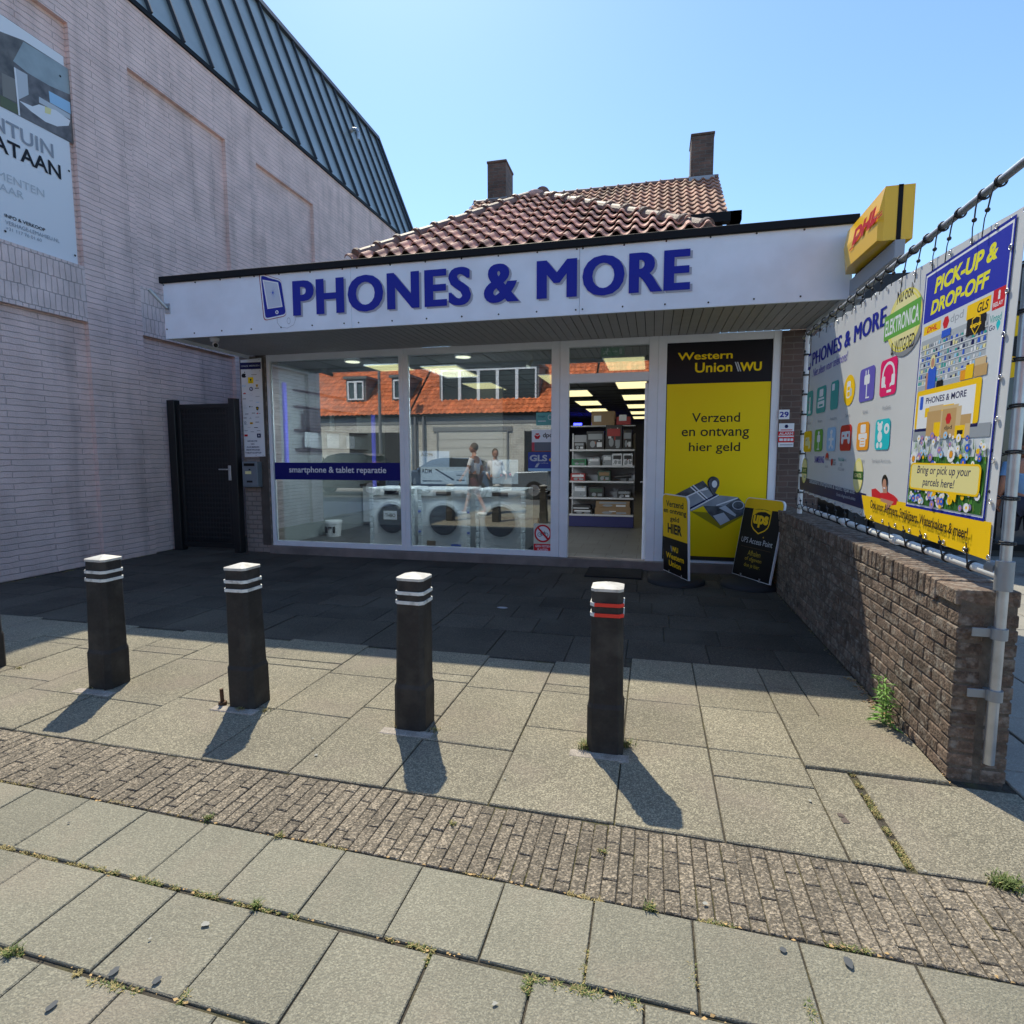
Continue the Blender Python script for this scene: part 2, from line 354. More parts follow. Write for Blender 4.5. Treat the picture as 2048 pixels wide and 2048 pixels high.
b = B(); b.box(-150, 150, -150, 150, -.6, -.009); tag(b.build('ground', JOINT), kind='structure')
def warp(x, y):
    k = .0235 if y <= 1.84 else (.0235-(y-1.84)/.41*.0115 if y < 2.25 else max(0, .012*(3.4-y)/1.15))
    return y-k*(x+.6)
def warped(o):
    for v in o.data.vertices: v.co.y = warp(v.co.x, v.co.y)
    return o
def hexslab(b, x0, x1, y0, y1, gap, rise=.0, ch=.004, th=.03, dz=.002, tilt=.0015):
    x0 += gap/2; x1 -= gap/2; y0 += gap/2; y1 -= gap/2
    z = rise+random.uniform(-dz, dz); t = [random.uniform(-tilt, tilt) for _ in range(4)]
    j = lambda: random.uniform(-.0012, .0012)
    c = [(x0+j(), y0+j()), (x1+j(), y0+j()), (x1+j(), y1+j()), (x0+j(), y1+j())]
    i4 = [(x0+ch, y0+ch), (x1-ch, y0+ch), (x1-ch, y1-ch), (x0+ch, y1-ch)]
    vs = [(x, y, -th) for x, y in c]+[(c[k][0], c[k][1], z+t[k]-ch) for k in range(4)]+[(i4[k][0], i4[k][1], z+t[k]) for k in range(4)]
    fs = [(i, (i+1) % 4, 4+(i+1) % 4, 4+i) for i in range(4)]+[(4+i, 4+(i+1) % 4, 8+(i+1) % 4, 8+i) for i in range(4)]+[(8, 9, 10, 11)]
    b.add(vs, fs)
# grey 30 cm pavement slabs nearest the viewer, staggered
b = B()
y = 1.835; row = 0
while y > -1.6:
    off = (-.79 if row % 2 == 0 else -.62)
    k0, k1 = (-22, 12)
    for k in range(k0, k1):
        hexslab(b, off+k*.316, off+(k+1)*.316, y-.325, y, random.uniform(.005, .009), ch=.0035)
    y -= .325+.010; row += 1
tag(warped(b.build('pavement', SLAB, recalc=False)), kind='structure')
# clinker strip
b = B()
x = -7.9; col = 0
while x < 3.4:
    o = [0, .1, .05, .15][col % 4]; ys = [1.842]
    yy = 1.842-.2+o
    while yy < 2.245:
        if yy > 1.86: ys.append(yy)
        yy += .2
    ys.append(2.248)
    for a, c in zip(ys, ys[1:]):
        if c-a > .02: hexslab(b, x, x+.0535, a, c, .004, ch=.003, dz=.002, rise=-.002)
    x += .0535; col += 1
tag(warped(b.build('paver_strip', PAVER, recalc=False)), kind='structure')
# apron of aggregate slabs between the bollards
b = B()
cols = [(-.55, -.12), (-.12, .31), (.31, .75)]
def runcol(x0, x1, ys, rise=0):
    for a, c in zip(ys, ys[1:]): hexslab(b, x0, x1, a, c, .007, rise=rise, dz=.0015)
runcol(.31, .75, [2.255, 2.73, 2.985, 3.5, 3.93, 4.24])
runcol(-.12, .31, [2.255, 2.99, 3.5, 4.24])
runcol(.75, .935, [2.255, 2.905]); runcol(.965, 1.62, [2.255, 2.905]); runcol(.75, 1.36, [2.91, 3.5], .012); runcol(.75, .97, [3.5, 3.9, 4.24]); runcol(.97, 1.36, [3.5, 4.24])
xs = [-.12, -.66, -1.16, -1.66, -2.16, -2.85, -3.40, -3.90, -4.4, -4.95, -5.5, -6.1, -6.7, -7.4]
for i, (c, a) in enumerate(zip(xs, xs[1:])):
    mid = random.choice([2.85, 3.0, 2.72]); runcol(a, c, [2.255, mid, 3.45, 4.0] if i % 2 else [2.255, mid, 3.5, 3.62, 4.05])
tag(warped(b.build('slab_apron', APRON, recalc=False)), kind='structure')
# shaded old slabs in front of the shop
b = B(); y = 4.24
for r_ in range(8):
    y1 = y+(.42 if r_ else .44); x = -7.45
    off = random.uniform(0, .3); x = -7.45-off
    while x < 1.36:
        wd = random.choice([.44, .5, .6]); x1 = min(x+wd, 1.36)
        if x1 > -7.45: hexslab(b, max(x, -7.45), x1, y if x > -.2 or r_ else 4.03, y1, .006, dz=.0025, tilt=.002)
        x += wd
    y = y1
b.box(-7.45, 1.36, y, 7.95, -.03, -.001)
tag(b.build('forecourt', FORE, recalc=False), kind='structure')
# side street to the right: narrow kerb slabs then pale pavement
b = B()
for k in range(26): hexslab(b, 1.62, 1.92, 2.26+k*.42, 2.26+(k+1)*.42, .008)
for i in range(14):
    for k in range(22): hexslab(b, 1.93+i*.5, 2.43+i*.5, 2.26+k*.5, 2.76+k*.5, .007)
tag(b.build('side_pavement', mat('side_slab', (.30, .28, .24), .85, var=.1, vs=2, isl=.05, speck=.2, bump=.4, bs=150), recalc=False), kind='structure')
b = B(); b.box(-60, 60, -7.2, -1.62, -.15, -.004); tag(b.build('road', ASPH), kind='structure')
b = B(); b.box(-60, 60, -9.6, -7.2, -.1, .06); tag(b.build('far_pavement', CONC), kind='structure')
b = B(); b.box(3.5, 60, -1.6, 2.25, -.1, -.004); b.box(-60, -7.8, -1.6, 4, -.1, -.004); b.box(9, 60, 2.25, 60, -.1, -.006); tag(b.build('outer_pavement', CONC), kind='structure')

# ================================================================ LEFT BUILDING
LX = -7.45
lb = thing('brick_building', 'tall pale painted brick building with blind window recesses and grey metal mansard roof', 'building', (LX, 8, 0))
b = B(); W = .07
P = PXR(LX)
# wall built as frame around recessed panels: rows (z) x columns (y)
ys = [-6.0, 4.0, 6.36, 7.22, 9.17, 9.98, 11.88, 12.7, 14.6, 18.2]
def wallrect(y0, y1, z0, z1, mi=0, d=0.0): b.box(LX-.6, LX-d, y0, y1, z0, z1, mi)
Z0, Z1, Z2, Z3, Z4 = 0, 3.31, 4.03, 7.06, 8.0
panels = [(4.0, 6.36), (7.22, 9.17), (9.98, 11.88)]
solid = [(3.66, 4.1), (6.36, 7.22), (9.17, 9.98), (11.88, 18.0)]
panels[0] = (4.1, 6.36)
for a, c in solid: wallrect(a, c, Z0, Z4)
for a, c in panels:
    wallrect(a, c, Z0, Z1, 0, W); wallrect(a, c, Z1, Z2, 1, .0); wallrect(a, c, Z2, Z3, 0, W); wallrect(a, c, Z3, Z4)
b.box(LX-9, LX-.6, 3.66, 3.9, 0, 8); b.box(LX-9, LX-.6, 17.6, 18.0, 0, 8)
wl = b.build('wall', [M_WALL, M_SOLD], lb)
b = B(); b.box(LX-.02, LX+.035, 3.64, 18.02, 8.0, 8.07); b.build('eaves_trim', M_BLK, lb)
th = R(69); t = 3.8; cx, cz = math.cos(th), math.sin(th)
b = B(); yA, yB = 3.66, 17.85
top = (LX-t*cx, 8.07+t*cz)
b.prism([(LX, 8.07), (LX-.3, 8.07), (top[0]-.3, top[1]), top], yA, yB)
b.prism([(top[0], top[1]), (top[0], top[1]+.05), (LX-9, top[1]+.05), (LX-9, top[1])], yA, yB)
b.build('roof', M_ZINC, lb)
b = B(); nrm = Vector((cz, 0, cx))
y = yA+.3
while y < yB+.1:
    c = Vector((LX-t/2*cx, y, 8.07+t/2*cz))+nrm*.03
    b.obox(c, (0, .014, 0), nrm*.03, Vector((-cx, 0, cz))*t/2)
    y += .62
b.obox(Vector((top[0], (yA+yB)/2, top[1]))+nrm*.03, (0, (yB-yA)/2+.05, 0), nrm*.05, Vector((-cx, 0, cz))*.09)
b.obox(Vector((LX-t/2*cx, yB, 8.07+t/2*cz))+nrm*.02, (0, .05, 0), nrm*.06, Vector((-cx, 0, cz))*t/2)
b.build('standing_seam', M_ZINCD, lb)
rp = Vector((LX-2.5*cx, 15.2, 8.07+2.5*cz))
b = B(); b.tube([rp, rp+Vector((.12, 0, .06)), rp+Vector((.22, 0, .04)), rp+Vector((.28, -.02, -.06)), rp+Vector((.28, -.03, -.24))], .05, 10); b.build('vent_pipe', M_STEEL, lb)

# apartment poster on the blind window
P = PXR(LX-W+.035)
po = thing('wall_poster', 'large white apartment sale poster fixed in the upper left blind window', 'poster', (LX, 5.5, 4))
b = B(); b.slab(PXR(LX-W+.004), [(4.3, 4.05), (6.30, 4.03), (6.30, 6.62), (4.3, 6.62)], .03); b.build('panel', M_WHITEP, po)
P = PXR(LX-W+.034); pr = Print(P, .002)
pr.poly([zp(570, 885), zp(0, 588), (-60, 190), (-60, 40), zp(180, 80), zp(525, 300)], mat('poster_dark_photo', (.12, .11, .10), .4, var=.5, vs=7))
pr.poly([zp(150, 660), zp(135, 470), zp(100, 240), zp(180, 85), zp(525, 300), zp(545, 500), zp(560, 870)], mat('poster_room', (.13, .12, .12), .4, var=.45, vs=9))
pr.poly([zp(100, 240), zp(180, 90), zp(525, 300), zp(540, 500), zp(380, 430), zp(210, 330)], mat('poster_ceiling', (.30, .36, .38), .4, var=.25, vs=3))
pr.poly([zp(112, 290), zp(210, 345), zp(220, 500), zp(140, 540)], M_LGREYP)
pr.poly([zp(375, 470), zp(540, 560), zp(545, 650), zp(385, 560)], M_LBL)
pr.poly([zp(300, 515), zp(540, 655), zp(540, 690), zp(300, 560)], M_LGREYP)
pr.poly([zp(145, 545), zp(250, 590), zp(300, 575), zp(430, 620), zp(540, 700), zp(530, 740), zp(440, 745), zp(350, 710), zp(240, 630)], M_WHITEP)
pr.poly([zp(345, 590), zp(395, 610), zp(390, 655), zp(345, 640)], M_KHAKI)
pr.poly([zp(10, 330), zp(115, 380), zp(125, 560), zp(20, 510)], mat('poster_wood', (.22, .20, .17), .4))
pr.poly([zp(0, 500), zp(130, 575), zp(138, 650), zp(0, 590)], mat('poster_grass', (.10, .12, .05), .4))
pr.line(zp(112, 290), zp(148, 660), .02, M_WHITEP)
def fit(pr, s, lb, rt, m, bold=0):      # text whose right end and both heights are measured, on a receding wall
    pr.text(s, lb, rt, m, bold)
pr.build('artwork', po)
pr = Print(P, .006)
def tail(full, n_, left, rb, rt, m, bold):      # only the last n letters are in the picture: size the word from them
    u0 = P.at(*zp(*left))[0]; u1, v0 = P.at(*zp(*rb)); v1 = P.at(*zp(*rt))[1]
    k = (u1-u0)/n_; pr.text_uv(full[-(n_+1):], u1-k*(n_+1)*1.02, v0, u1, v1, m, bold)
tail('ENTUIN', 4, (30, 705), (415, 995), (415, 890), M_GREYP, .015)
tail('PLATAAN', 4, (58, 870), (472, 1158), (472, 1052), M_BLKP, .02)
tail('APPARTEMENTEN', 6, (-12, 1100), (342, 1295), (342, 1240), M_LGREYP, 0)
tail('BESCHIKBAAR', 3, (5, 1200), (183, 1312), (183, 1258), M_LGREYP, 0)
for s, a, c, d, bo, mm in (('INFO & VERKOOP', (35, 1455), (348, 1560), 1535, .015, M_BLKP), ('VERHAGE-LEMAHIEU.NL', (40, 1508), (458, 1648), 1620, .0, M_GREYP), ('+31 117 76 01 60', (45, 1562), (320, 1640), 1615, .0, M_GREYP)):
    u0 = P.at(*zp(*a))[0]; u1, v0 = P.at(*zp(*c)); v1 = P.at(*zp(c[0], d))[1]
    pr.text_uv(s, u0, v0, u1, v1, mm, bo)
for q in [(462, 357), (530, 1090), (577, 1743), (38, 1555)]:
    u, v = P.at(*zp(*q)); pr.disc_uv(u, v, .014, .014, M_SCREW, 8)
pr.build('lettering', po)

# ================================================================ SHOP
YF = 7.78
sh = thing('shop_building', 'low phone shop with white fascia, glass front and tiled hip roof', 'building', (-2, YF, 0))
F = PY(YF-.04)
# masonry
b = B()
b.box(-6.20, -5.76, 7.72, 8.05, .0, 3.02); b.build('left_pillar', M_PILB, sh)
b = B(); b.box(-5.905, -5.765, 7.71, 7.72, .12, 3.02); b.build('pillar_render', mat('brown_render', (.085, .07, .06), .8, var=.2, vs=6, bump=.4), sh)
b = B(); b.box(1.50, 1.98, 7.72, 8.05, 0, 3.02); b.build('right_pillar', M_RPIL, sh)
b = B(); b.box(-5.76, 1.50, 7.66, 7.86, -.05, .115); b.build('plinth', mat('plinth_concrete', (.20, .17, .155), .85, var=.2, vs=5, bump=.5), sh, bevel=.006)
b = B(); b.box(-6.2, -6.08, 8.05, 24.4, 0, 3.3); b.box(1.86, 1.98, 8.05, 24.4, 0, 3.3); b.box(-6.2, 1.98, 24.4, 24.6, 0, 3.3)
b.build('side_wall', M_CHIM2, sh)
# fascia
FX0, FX1, FY = -6.05, 1.79, 6.2
b = B(); joints = [FX0, -3.02-.42, -1.0, FX1]
jx = [PY(FY).at(*p)[0] for p in (z2(1112, 600), z6(1200, 660))]
ed = [FX0, -5.3, jx[0], -1.98, jx[1], FX1]
ed = [FX0, jx[0], jx[1], FX1]
for a, c in zip(ed, ed[1:]): b.box(a+.0015, c-.0015, FY, FY+.03, 2.985, 3.69)
b.box(FX0, FX0+.03, FY+.03, 7.72, 2.985, 3.69); b.box(FX1-.03, FX1, FY+.03, 7.72, 2.985, 3.69)
fa = b.build('fascia', M_FASC, sh, bevel=.002)
b = B(); b.box(FX0-.03, FX1+.03, FY-.035, FY+.06, 3.665, 3.745); b.box(FX0-.03, FX0+.05, FY+.06, 7.9, 3.665, 3.745); b.box(FX1-.05, FX1+.03, FY+.06, 7.9, 3.665, 3.745)
b.build('roof_trim', M_BLK, sh, bevel=.006)
b = B(); b.box(FX0+.05, FX1-.05, FY+.06, 8.2, 3.6, 3.70); b.build('flat_roof', mat('bitumen', (.03, .03, .032), .9, bump=.4), sh)
P0 = PY(FY)
for q in [z2(75,470), z2(250,455), z2(388,440), z2(498,428), z2(575,422), z2(712,410), z2(884,398), z2(1062,381), z2(1142,375), z2(1326,358), z2(1520,341), z2(1720,324), z2(95,714), z2(246,735), z2(397,722), z2(560,713), z2(724,703), z2(896,692), z2(1072,681), z2(1152,677), z2(1337,667), z2(1527,655), z2(1721,644),
          z6(694,573), z6(852,562), z6(1019,547), z6(1189,533), z6(1215,530), z6(1392,515), z6(1573,499), z6(1763,482), z6(695,822), z6(853,813), z6(1016,802), z6(1184,794), z6(1213,791), z6(1385,780), z6(1567,770), z6(1753,762), z4(43,537), z4(350,513), z4(25,960), z4(325,943)]:
    u, v = P0.at(*q); B().cyl((u, FY+.002, v), (u, FY-.006, v), .009, n=8).build('screw', M_SCREW, fa)
# soffit boards running back to the glass
b = B(); x = FX0+.03
while x < FX1-.03:
    b.box(x+.004, min(x+.1, FX1-.03)-.004, FY+.03, 7.74, 3.03, 3.045); x += .1
b.box(FX0+.03, FX1-.03, FY+.03, 7.74, 3.047, 3.06, 1)
b.build('soffit', [M_SOFF, M_BLK], sh)
# printed lettering + phone mark on the fascia
pr = Print(P0, .004)
SHDW = mat('letter_shadow_print', (.36, .38, .45), .5)  # drop shadow of the letters, printed as a grey offset copy
def ftext(s, L, R_, m, du=0, dv=0, bold=.022):
    a, b0 = P0.at(*L); c, d = P0.at(*R_); pr.text_uv(s, a+du, b0+dv, c+du, d+dv, m, bold)
zl = 3.166; zt = 3.562
def xw(p): return P0.at(*p)[0]
words = [('PHONES', xw(z2(790, 550)), xw(z6(735, 690)), zl-.006, zt+.006), ('&', xw(z6(790, 680)), xw(z6(942, 680)), zl-.006, zt+.006), ('MORE', xw(z6(1017, 660)), xw(z6(1676, 620)), zl-.004, zt+.004)]
mo = words.pop(); mW = xw(z6(1190, 660))
words += [('M', mo[1], mW, zl+.004, zt-.002), ('ORE', xw(z6(1213, 660)), mo[2], mo[3], mo[4])]
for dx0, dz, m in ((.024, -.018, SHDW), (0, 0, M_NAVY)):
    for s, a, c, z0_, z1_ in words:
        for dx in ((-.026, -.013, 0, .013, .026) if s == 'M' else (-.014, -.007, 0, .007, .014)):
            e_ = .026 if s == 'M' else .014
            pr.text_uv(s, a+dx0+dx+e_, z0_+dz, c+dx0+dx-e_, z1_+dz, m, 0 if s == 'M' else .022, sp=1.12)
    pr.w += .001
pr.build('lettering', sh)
pr = Print(P0, .004)
zf = crop(300, 550, .1346)
def rr_quad(pts, r, n=5):       # rounded quad from 4 (u,v)
    out = []
    for i in range(4):
        p0, p1, p2 = Vector(pts[i-1]), Vector(pts[i]), Vector(pts[(i+1) % 4])
        a = p1+(p0-p1).normalized()*r; c = p1+(p2-p1).normalized()*r
        for k in range(n+1):
            t_ = k/n; out.append(tuple(a*(1-t_)**2+p1*2*t_*(1-t_)+c*t_*t_))
    return out
ph = [P0.at(*z2(603, 402)), P0.at(*z2(728, 440)), P0.at(*z2(758, 640)), P0.at(*z2(632, 668))]
cen = sum((Vector(p) for p in ph), Vector((0, 0)))/4
sc_ = lambda k, dx=0: [tuple(cen+(Vector(p)-cen)*k+Vector((dx, 0))) for p in ph]
pr.uv(rr_quad(sc_(1.0, -.006), .05), mat('phone_outline_print', (.32, .03, .05), .5)); pr.uv(rr_quad(sc_(.97, -.001), .05), M_WHITEP); pr.uv(rr_quad(sc_(.90, .004), .045), M_NAVY)
pr.poly([z2(622, 440), z2(708, 455), z2(733, 590), z2(650, 602)], M_WHITEP)
pr.poly([z2(630, 448), z2(704, 462), z2(727, 585), z2(655, 597)], mat('phone_screen_print', (.55, .6, .7), .4))
u, v = P0.at(*z2(702, 620)); pr.disc_uv(u, v, .022, .022, M_WHITEP, 14); pr.disc_uv(u, v, .009, .013, M_NAVY, 10)
pr.line(z2(650, 426), z2(686, 436), .012, M_WHITEP)
u, v = P0.at(*z2(680, 512)); pr.disc_uv(u, v, .011, .011, M_BLUE, 10)
for k in range(11):
    a_ = k*2*math.pi/11+.2; L_ = random.uniform(.05, .12); du, dv = math.cos(a_)*L_*.6, math.sin(a_)*L_
    n_ = Vector((-dv, du)).normalized()*.0016; pr.uv([(u+n_.x, v+n_.y), (u-n_.x, v-n_.y), (u+du, v+dv)], M_BLUE)
cab = [z2(703, 645), z2(706, 680), z2(724, 703), z2(760, 708), z2(795, 690), z2(806, 660), z2(800, 642)]
for a, c in zip(cab, cab[1:]): pr.line(a, c, .004, M_GREYP)
u, v = P0.at(*z2(768, 668)); pr.ring_uv(u, v, .024, .038, M_GREYP, .14, 18)
pr.build('phone_mark', sh)

# window wall : frame members
def fx(px, py): return F.at(px, py)[0]
XA, XB, XC, XD, XE, XF, XG, XH = -5.75, -3.58, -3.43, -1.35, -1.115, -.075, .16, 1.50
ZS, ZH = .115, 3.03
def frame(nm, x0, x1, z0, z1, l, r, bt, tp, parent=sh, y0=7.74, y1=7.81, bev=.004):
    b = B(); b.box(x0, x0+l, y0, y1, z0, z1); b.box(x1-r, x1, y0, y1, z0, z1)
    b.box(x0+l, x1-r, y0+.002, y1, z0, z0+bt); b.box(x0+l, x1-r, y0+.002, y1, z1-tp, z1)
    return b.build(nm, M_WHT, parent, bevel=bev)
wf = frame('shop_window', -5.75, -3.505, ZS, ZH, .055, .07, .075, .095)
b = B(); b.box(-5.695, -3.575, 7.775, 7.785, .19, 2.935); b.build('glass', M_GLASS, wf)
wf2 = frame('shop_window', -3.503, -1.235, ZS, ZH, .07, .115, .075, .095)
b = B(); b.box(-3.433, -1.35, 7.775, 7.785, .19, 2.935); b.build('glass', M_GLASS, wf2)
b = B()
b.box(-1.232, -1.115, 7.735, 7.83, ZS-.07, ZH); b.box(-.075, .04, 7.735, 7.83, ZS-.07, ZH)
b.box(-1.115, -.075, 7.737, 7.83, 2.94, ZH); b.box(-1.115, -.075, 7.737, 7.83, 2.475, 2.59)
df = b.build('door_frame', M_WHT, sh, bevel=.004)
b = B(); b.box(-1.115, -.075, 7.775, 7.785, 2.59, 2.94); b.build('transom_glass', M_GLASS, df)
b = B(); b.box(-1.115, -.075, 7.70, 7.86, .03, .06); b.build('threshold', mat('threshold_stone', (.10, .10, .105), .6), df, bevel=.004)
b = B(); b.box(-.12, -.078, 7.84, 8.78, .07, .2); b.box(-.12, -.078, 7.84, 8.78, 2.36, 2.46); b.box(-.12, -.078, 7.84, 7.93, .2, 2.36); b.box(-.12, -.078, 8.69, 8.78, .2, 2.36)
dl = b.build('door', M_WHT, sh, bevel=.003)
b = B(); b.box(-.103, -.097, 7.93, 8.69, .2, 2.36); b.build('glass', M_GLASS, dl)
b = B(); b.tube([(-.12, 8.73, 1.12), (-.165, 8.73, 1.12), (-.165, 8.60, 1.12)], .01, 8); b.box(-.13, -.12, 8.71, 8.75, 1.02, 1.2); b.build('handle', M_STEEL, dl)
pf = frame('panel_frame', .042, 1.50, ZS-.06, ZH, .105, .095, .085, .095)
# interior shell
b = B(); b.box(-6.08, 1.86, 7.87, 24.4, -.05, .03); tag(b.build('shop_floor', brickmat('floor_tile', 'XY', (.09, .093, .096), (.08, .083, .086), (.03, .03, .03), bw=.45, bh=.45, ms=.006, bump=.1, wob=0, rough=.55, var=.05), sh))
b = B(); b.box(-6.08, 1.86, 7.87, 24.4, 3.0, 3.03)
for k in range(10): b.box(-6.08+k*.9, -6.07+k*.9, 7.9, 24.4, 2.992, 3.0, 1)
for k in range(22): b.box(-6.08, 1.86, 8.2+k*.75, 8.21+k*.75, 2.9925, 3.0, 1)
b.build('ceiling', [mat('ceiling_tile', (.22, .23, .24), .8), M_BLK], sh)
b = B(); b.box(-6.08, -6.0, 7.87, 24.4, .03, 3.0)
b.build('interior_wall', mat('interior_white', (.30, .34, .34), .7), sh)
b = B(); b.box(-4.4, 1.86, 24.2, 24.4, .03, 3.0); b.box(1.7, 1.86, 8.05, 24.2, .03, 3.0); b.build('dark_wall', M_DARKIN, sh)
b = B(); b.box(-6.0, -3.2, 12.2, 12.3, .03, 3.0); b.build('partition', mat('partition', (.10, .105, .11), .8), sh)
b = B(); b.box(.05, 1.5, 7.83, 7.87, .1, 3.02); b.build('panel_backing', M_DARKIN, sh)

# hip roof with real pantiles
def pantiles(b, o, u, v, nu, nv, w=.2, e=.3, seg=8, amp=.024, lip=.03, keep=None):
    o, u, v = Vector(o), Vector(u).normalized(), Vector(v).normalized(); n = u.cross(v)
    for j in range(nv):
        for i in range(nu):
            if keep and not keep((i+.5)*w, (j+.5)*e): continue
            vs = []; jt = random.uniform(-.003, .003)
            for k in range(seg+1):
                t_ = k/seg; s_ = math.sin(2*math.pi*t_); h = amp*(1.0*max(s_, 0)**.8*1.0 - .55*max(-s_, 0)) 
                uu = (i+t_)*w
                vs.append(o+u*uu+v*(j*e+jt)+n*(h+lip-.018)); vs.append(o+u*uu+v*(j*e+jt)+n*(h+lip)); vs.append(o+u*uu+v*((j+1)*e+.02)+n*(h+.004))
            fs = []
            for k in range(seg):
                a = 3*k; fs += [(a, a+3, a+4, a+1), (a+1, a+4, a+5, a+2)]
            b.add(vs, fs, 0, False)
def bisect(o, co, no):
    bm = bmesh.new(); bm.from_mesh(o.data); off = parent_loc(o.parent)
    bmesh.ops.bisect_plane(bm, geom=bm.verts[:]+bm.edges[:]+bm.faces[:], plane_co=Vector(co)-off, plane_no=Vector(no), clear_outer=True)
    bm.to_mesh(o.data); bm.free()
def smooth_flag(o):
    for p in o.data.polygons: p.use_smooth = False
EL, ER, AP, AP2 = Vector((-3.62, 6.72, 3.95)), Vector((.50, 6.72, 3.92)), Vector((-1.93, 9.0, 5.44)), Vector((-1.72, 9.0, 5.42))
vdir = Vector((0, AP.y-EL.y, AP.z-EL.z)).normalized()
b = B(); pantiles(b, EL-vdir*.15-Vector((.1, 0, 0)), (1, 0, 0), vdir, 24, 10, .190, .32, seg=12, amp=.044, lip=.05)
rf = b.build('tiled_roof', M_TILE, sh, recalc=False)
nF = Vector((1, 0, 0)).cross(vdir)
bisect(rf, EL, (AP-EL).cross(nF)*-1); bisect(rf, ER, (AP2-ER).cross(nF))
b = B()   # underlay + side slopes
BK = Vector((0, 9, 0))
b.add([EL-vdir*.3, ER-vdir*.3, AP2, AP], [(0, 1, 2, 3)]); b.add([ER-vdir*.3, ER+BK, AP2+BK, AP2], [(0, 1, 2, 3)]); b.add([EL-vdir*.3, AP, AP+BK, EL+BK], [(0, 1, 2, 3)])
ud = b.build('roof_deck', mat('roof_deck', (.05, .035, .03), .9), sh, recalc=False)
for v_ in ud.data.vertices: v_.co.z -= .03
b = B()
def caps(p0, p1, r=.10, n=9):
    p0, p1 = Vector(p0), Vector(p1); d = (p1-p0)/n; dn = d.normalized(); s_ = Vector((-dn.y, dn.x, 0)).normalized(); up = s_.cross(dn)
    if up.z < 0: up = -up
    for i in range(n):
        a = p0+d*i; rings = [(a-d*.02, r*1.16), (a+d*.08, r*1.2), (a+d*.085, r*1.0), (a+d*1.0, r*.9)]
        vs = []
        for c, rr in rings:
            for k in range(9):
                t_ = math.pi*k/8; vs.append(c+s_*math.cos(t_)*rr+up*math.sin(t_)*rr)
        b.add(vs, [(q*9+k, q*9+k+1, (q+1)*9+k+1, (q+1)*9+k) for q in range(3) for k in range(8)]+[tuple(range(9))], 0, False)
caps(EL, AP, n=10); caps(ER, AP2, n=10)
caps(AP2+Vector((0, -.05, .03)), AP2+Vector((0, 3, .03)), n=8)
b.build('hip_capping', M_CAPT, sh, recalc=False)
b = B()
for p_, q_ in ((EL, AP), (ER, AP2)): b.cyl(p_+Vector((0, .02, -.01)), q_+Vector((0, .02, -.01)), .075, n=10)
b.build('mortar_bed', mat('roof_deck', ()), sh)
for c_, r__, s__ in ((AP+Vector((.1, -.02, .03)), .12, (1.3, .8, .6)), (EL+(AP-EL)*.13, .09, (1, .8, .8)), (ER+(AP2-ER)*.12, .09, (1, .8, .8))): B().ball(c_, r__, sc=s__, n=12).build('mortar_cap', mat('roof_mortar', (.5, .34, .30), .8, var=.3, bump=.8, bs=40), sh)
b = B(); random.seed(3)
for k in range(60):
    t_ = random.uniform(.05, .95); c = ER+(AP2-ER)*t_+Vector((-.12, -.04, -.02))*random.uniform(.7, 1.3); b.ball(c, random.uniform(.012, .03), n=6, m=4)
tag(b.build('moss', mat('moss', (.10, .09, .02), .95, bump=1, bs=60), sh), kind='stuff')

# ================================================================ HOUSE BEHIND
hs = thing('brick_house', 'brick house behind the shop with weathered tiled gable roof and two chimneys', 'house', (-1.3, 12, 0))
ev, rg = Vector((-4.05, 11, 5.7)), Vector((-4.05, 13, 7.2))
vd = (rg-ev).normalized(); W_ = 5.22
b = B(); pantiles(b, ev-vd*.08, (1, 0, 0), vd, 30, 10, .174, .26, seg=8, amp=.03, lip=.036)
h = b.build('tiled_roof', M_TILE2, hs, recalc=False)
b = B(); b.prism([(0, 0)]*0+[(-4.0, 3.35), (1.1, 3.35), (1.1, 5.6), (-4.0, 5.6)], 11.1, 14.9); 
b.add([(1.1, 11.05, 5.6), (1.1, 14.95, 5.6), (1.1, 13, 7.12)], [(0, 1, 2)]); b.add([(-4.0, 11.05, 5.6), (-4.0, 14.95, 5.6), (-4.0, 13, 7.12)], [(0, 2, 1)])
b.add([(-4.05, 13, 7.15), (1.17, 13, 7.15), (1.17, 15, 5.6), (-4.05, 15, 5.6)], [(0, 1, 2, 3)]); b.add([(-4.05, 13, 7.15), (1.17, 13, 7.15), (1.17, 10.95, 5.6), (-4.05, 10.95, 5.6)], [(0, 1, 2, 3)])
b.build('wall', M_CHIM2, hs)
b = B(); caps(Vector((-4.05, 13, 7.17)), Vector((1.17, 13, 7.17)), r=.085, n=18); b.build('ridge_capping', M_CAPT, hs, recalc=False)
b = B(); b.box(-4.1, 1.38, 10.85, 11.02, 5.52, 5.68); b.box(1.2, 1.38, 10.85, 15, 5.52, 5.68); b.build('gutter', M_BLK, hs)
for x0, x1, y0, y1, z0_, z1_ in ((-3.75, -3.32, 13.0, 13.66, 6.5, 8.07), (.62, 1.06, 12.9, 13.5, 6.6, 8.05)):
    b = B(); b.box(x0, x1, y0, y1, z0_, z1_-.05); b.box(x0-.015, x1+.015, y0-.015, y1+.015, z1_-.05, z1_)
    ch = b.build('chimney', M_CHIM, hs, bevel=.01)
    b = B(); b.box(x0-.03, x1+.03, y0-.03, y1+.03, 7.0, 7.2 if x0 > 0 else 7.26); b.build('flashing', M_LEAD, ch)
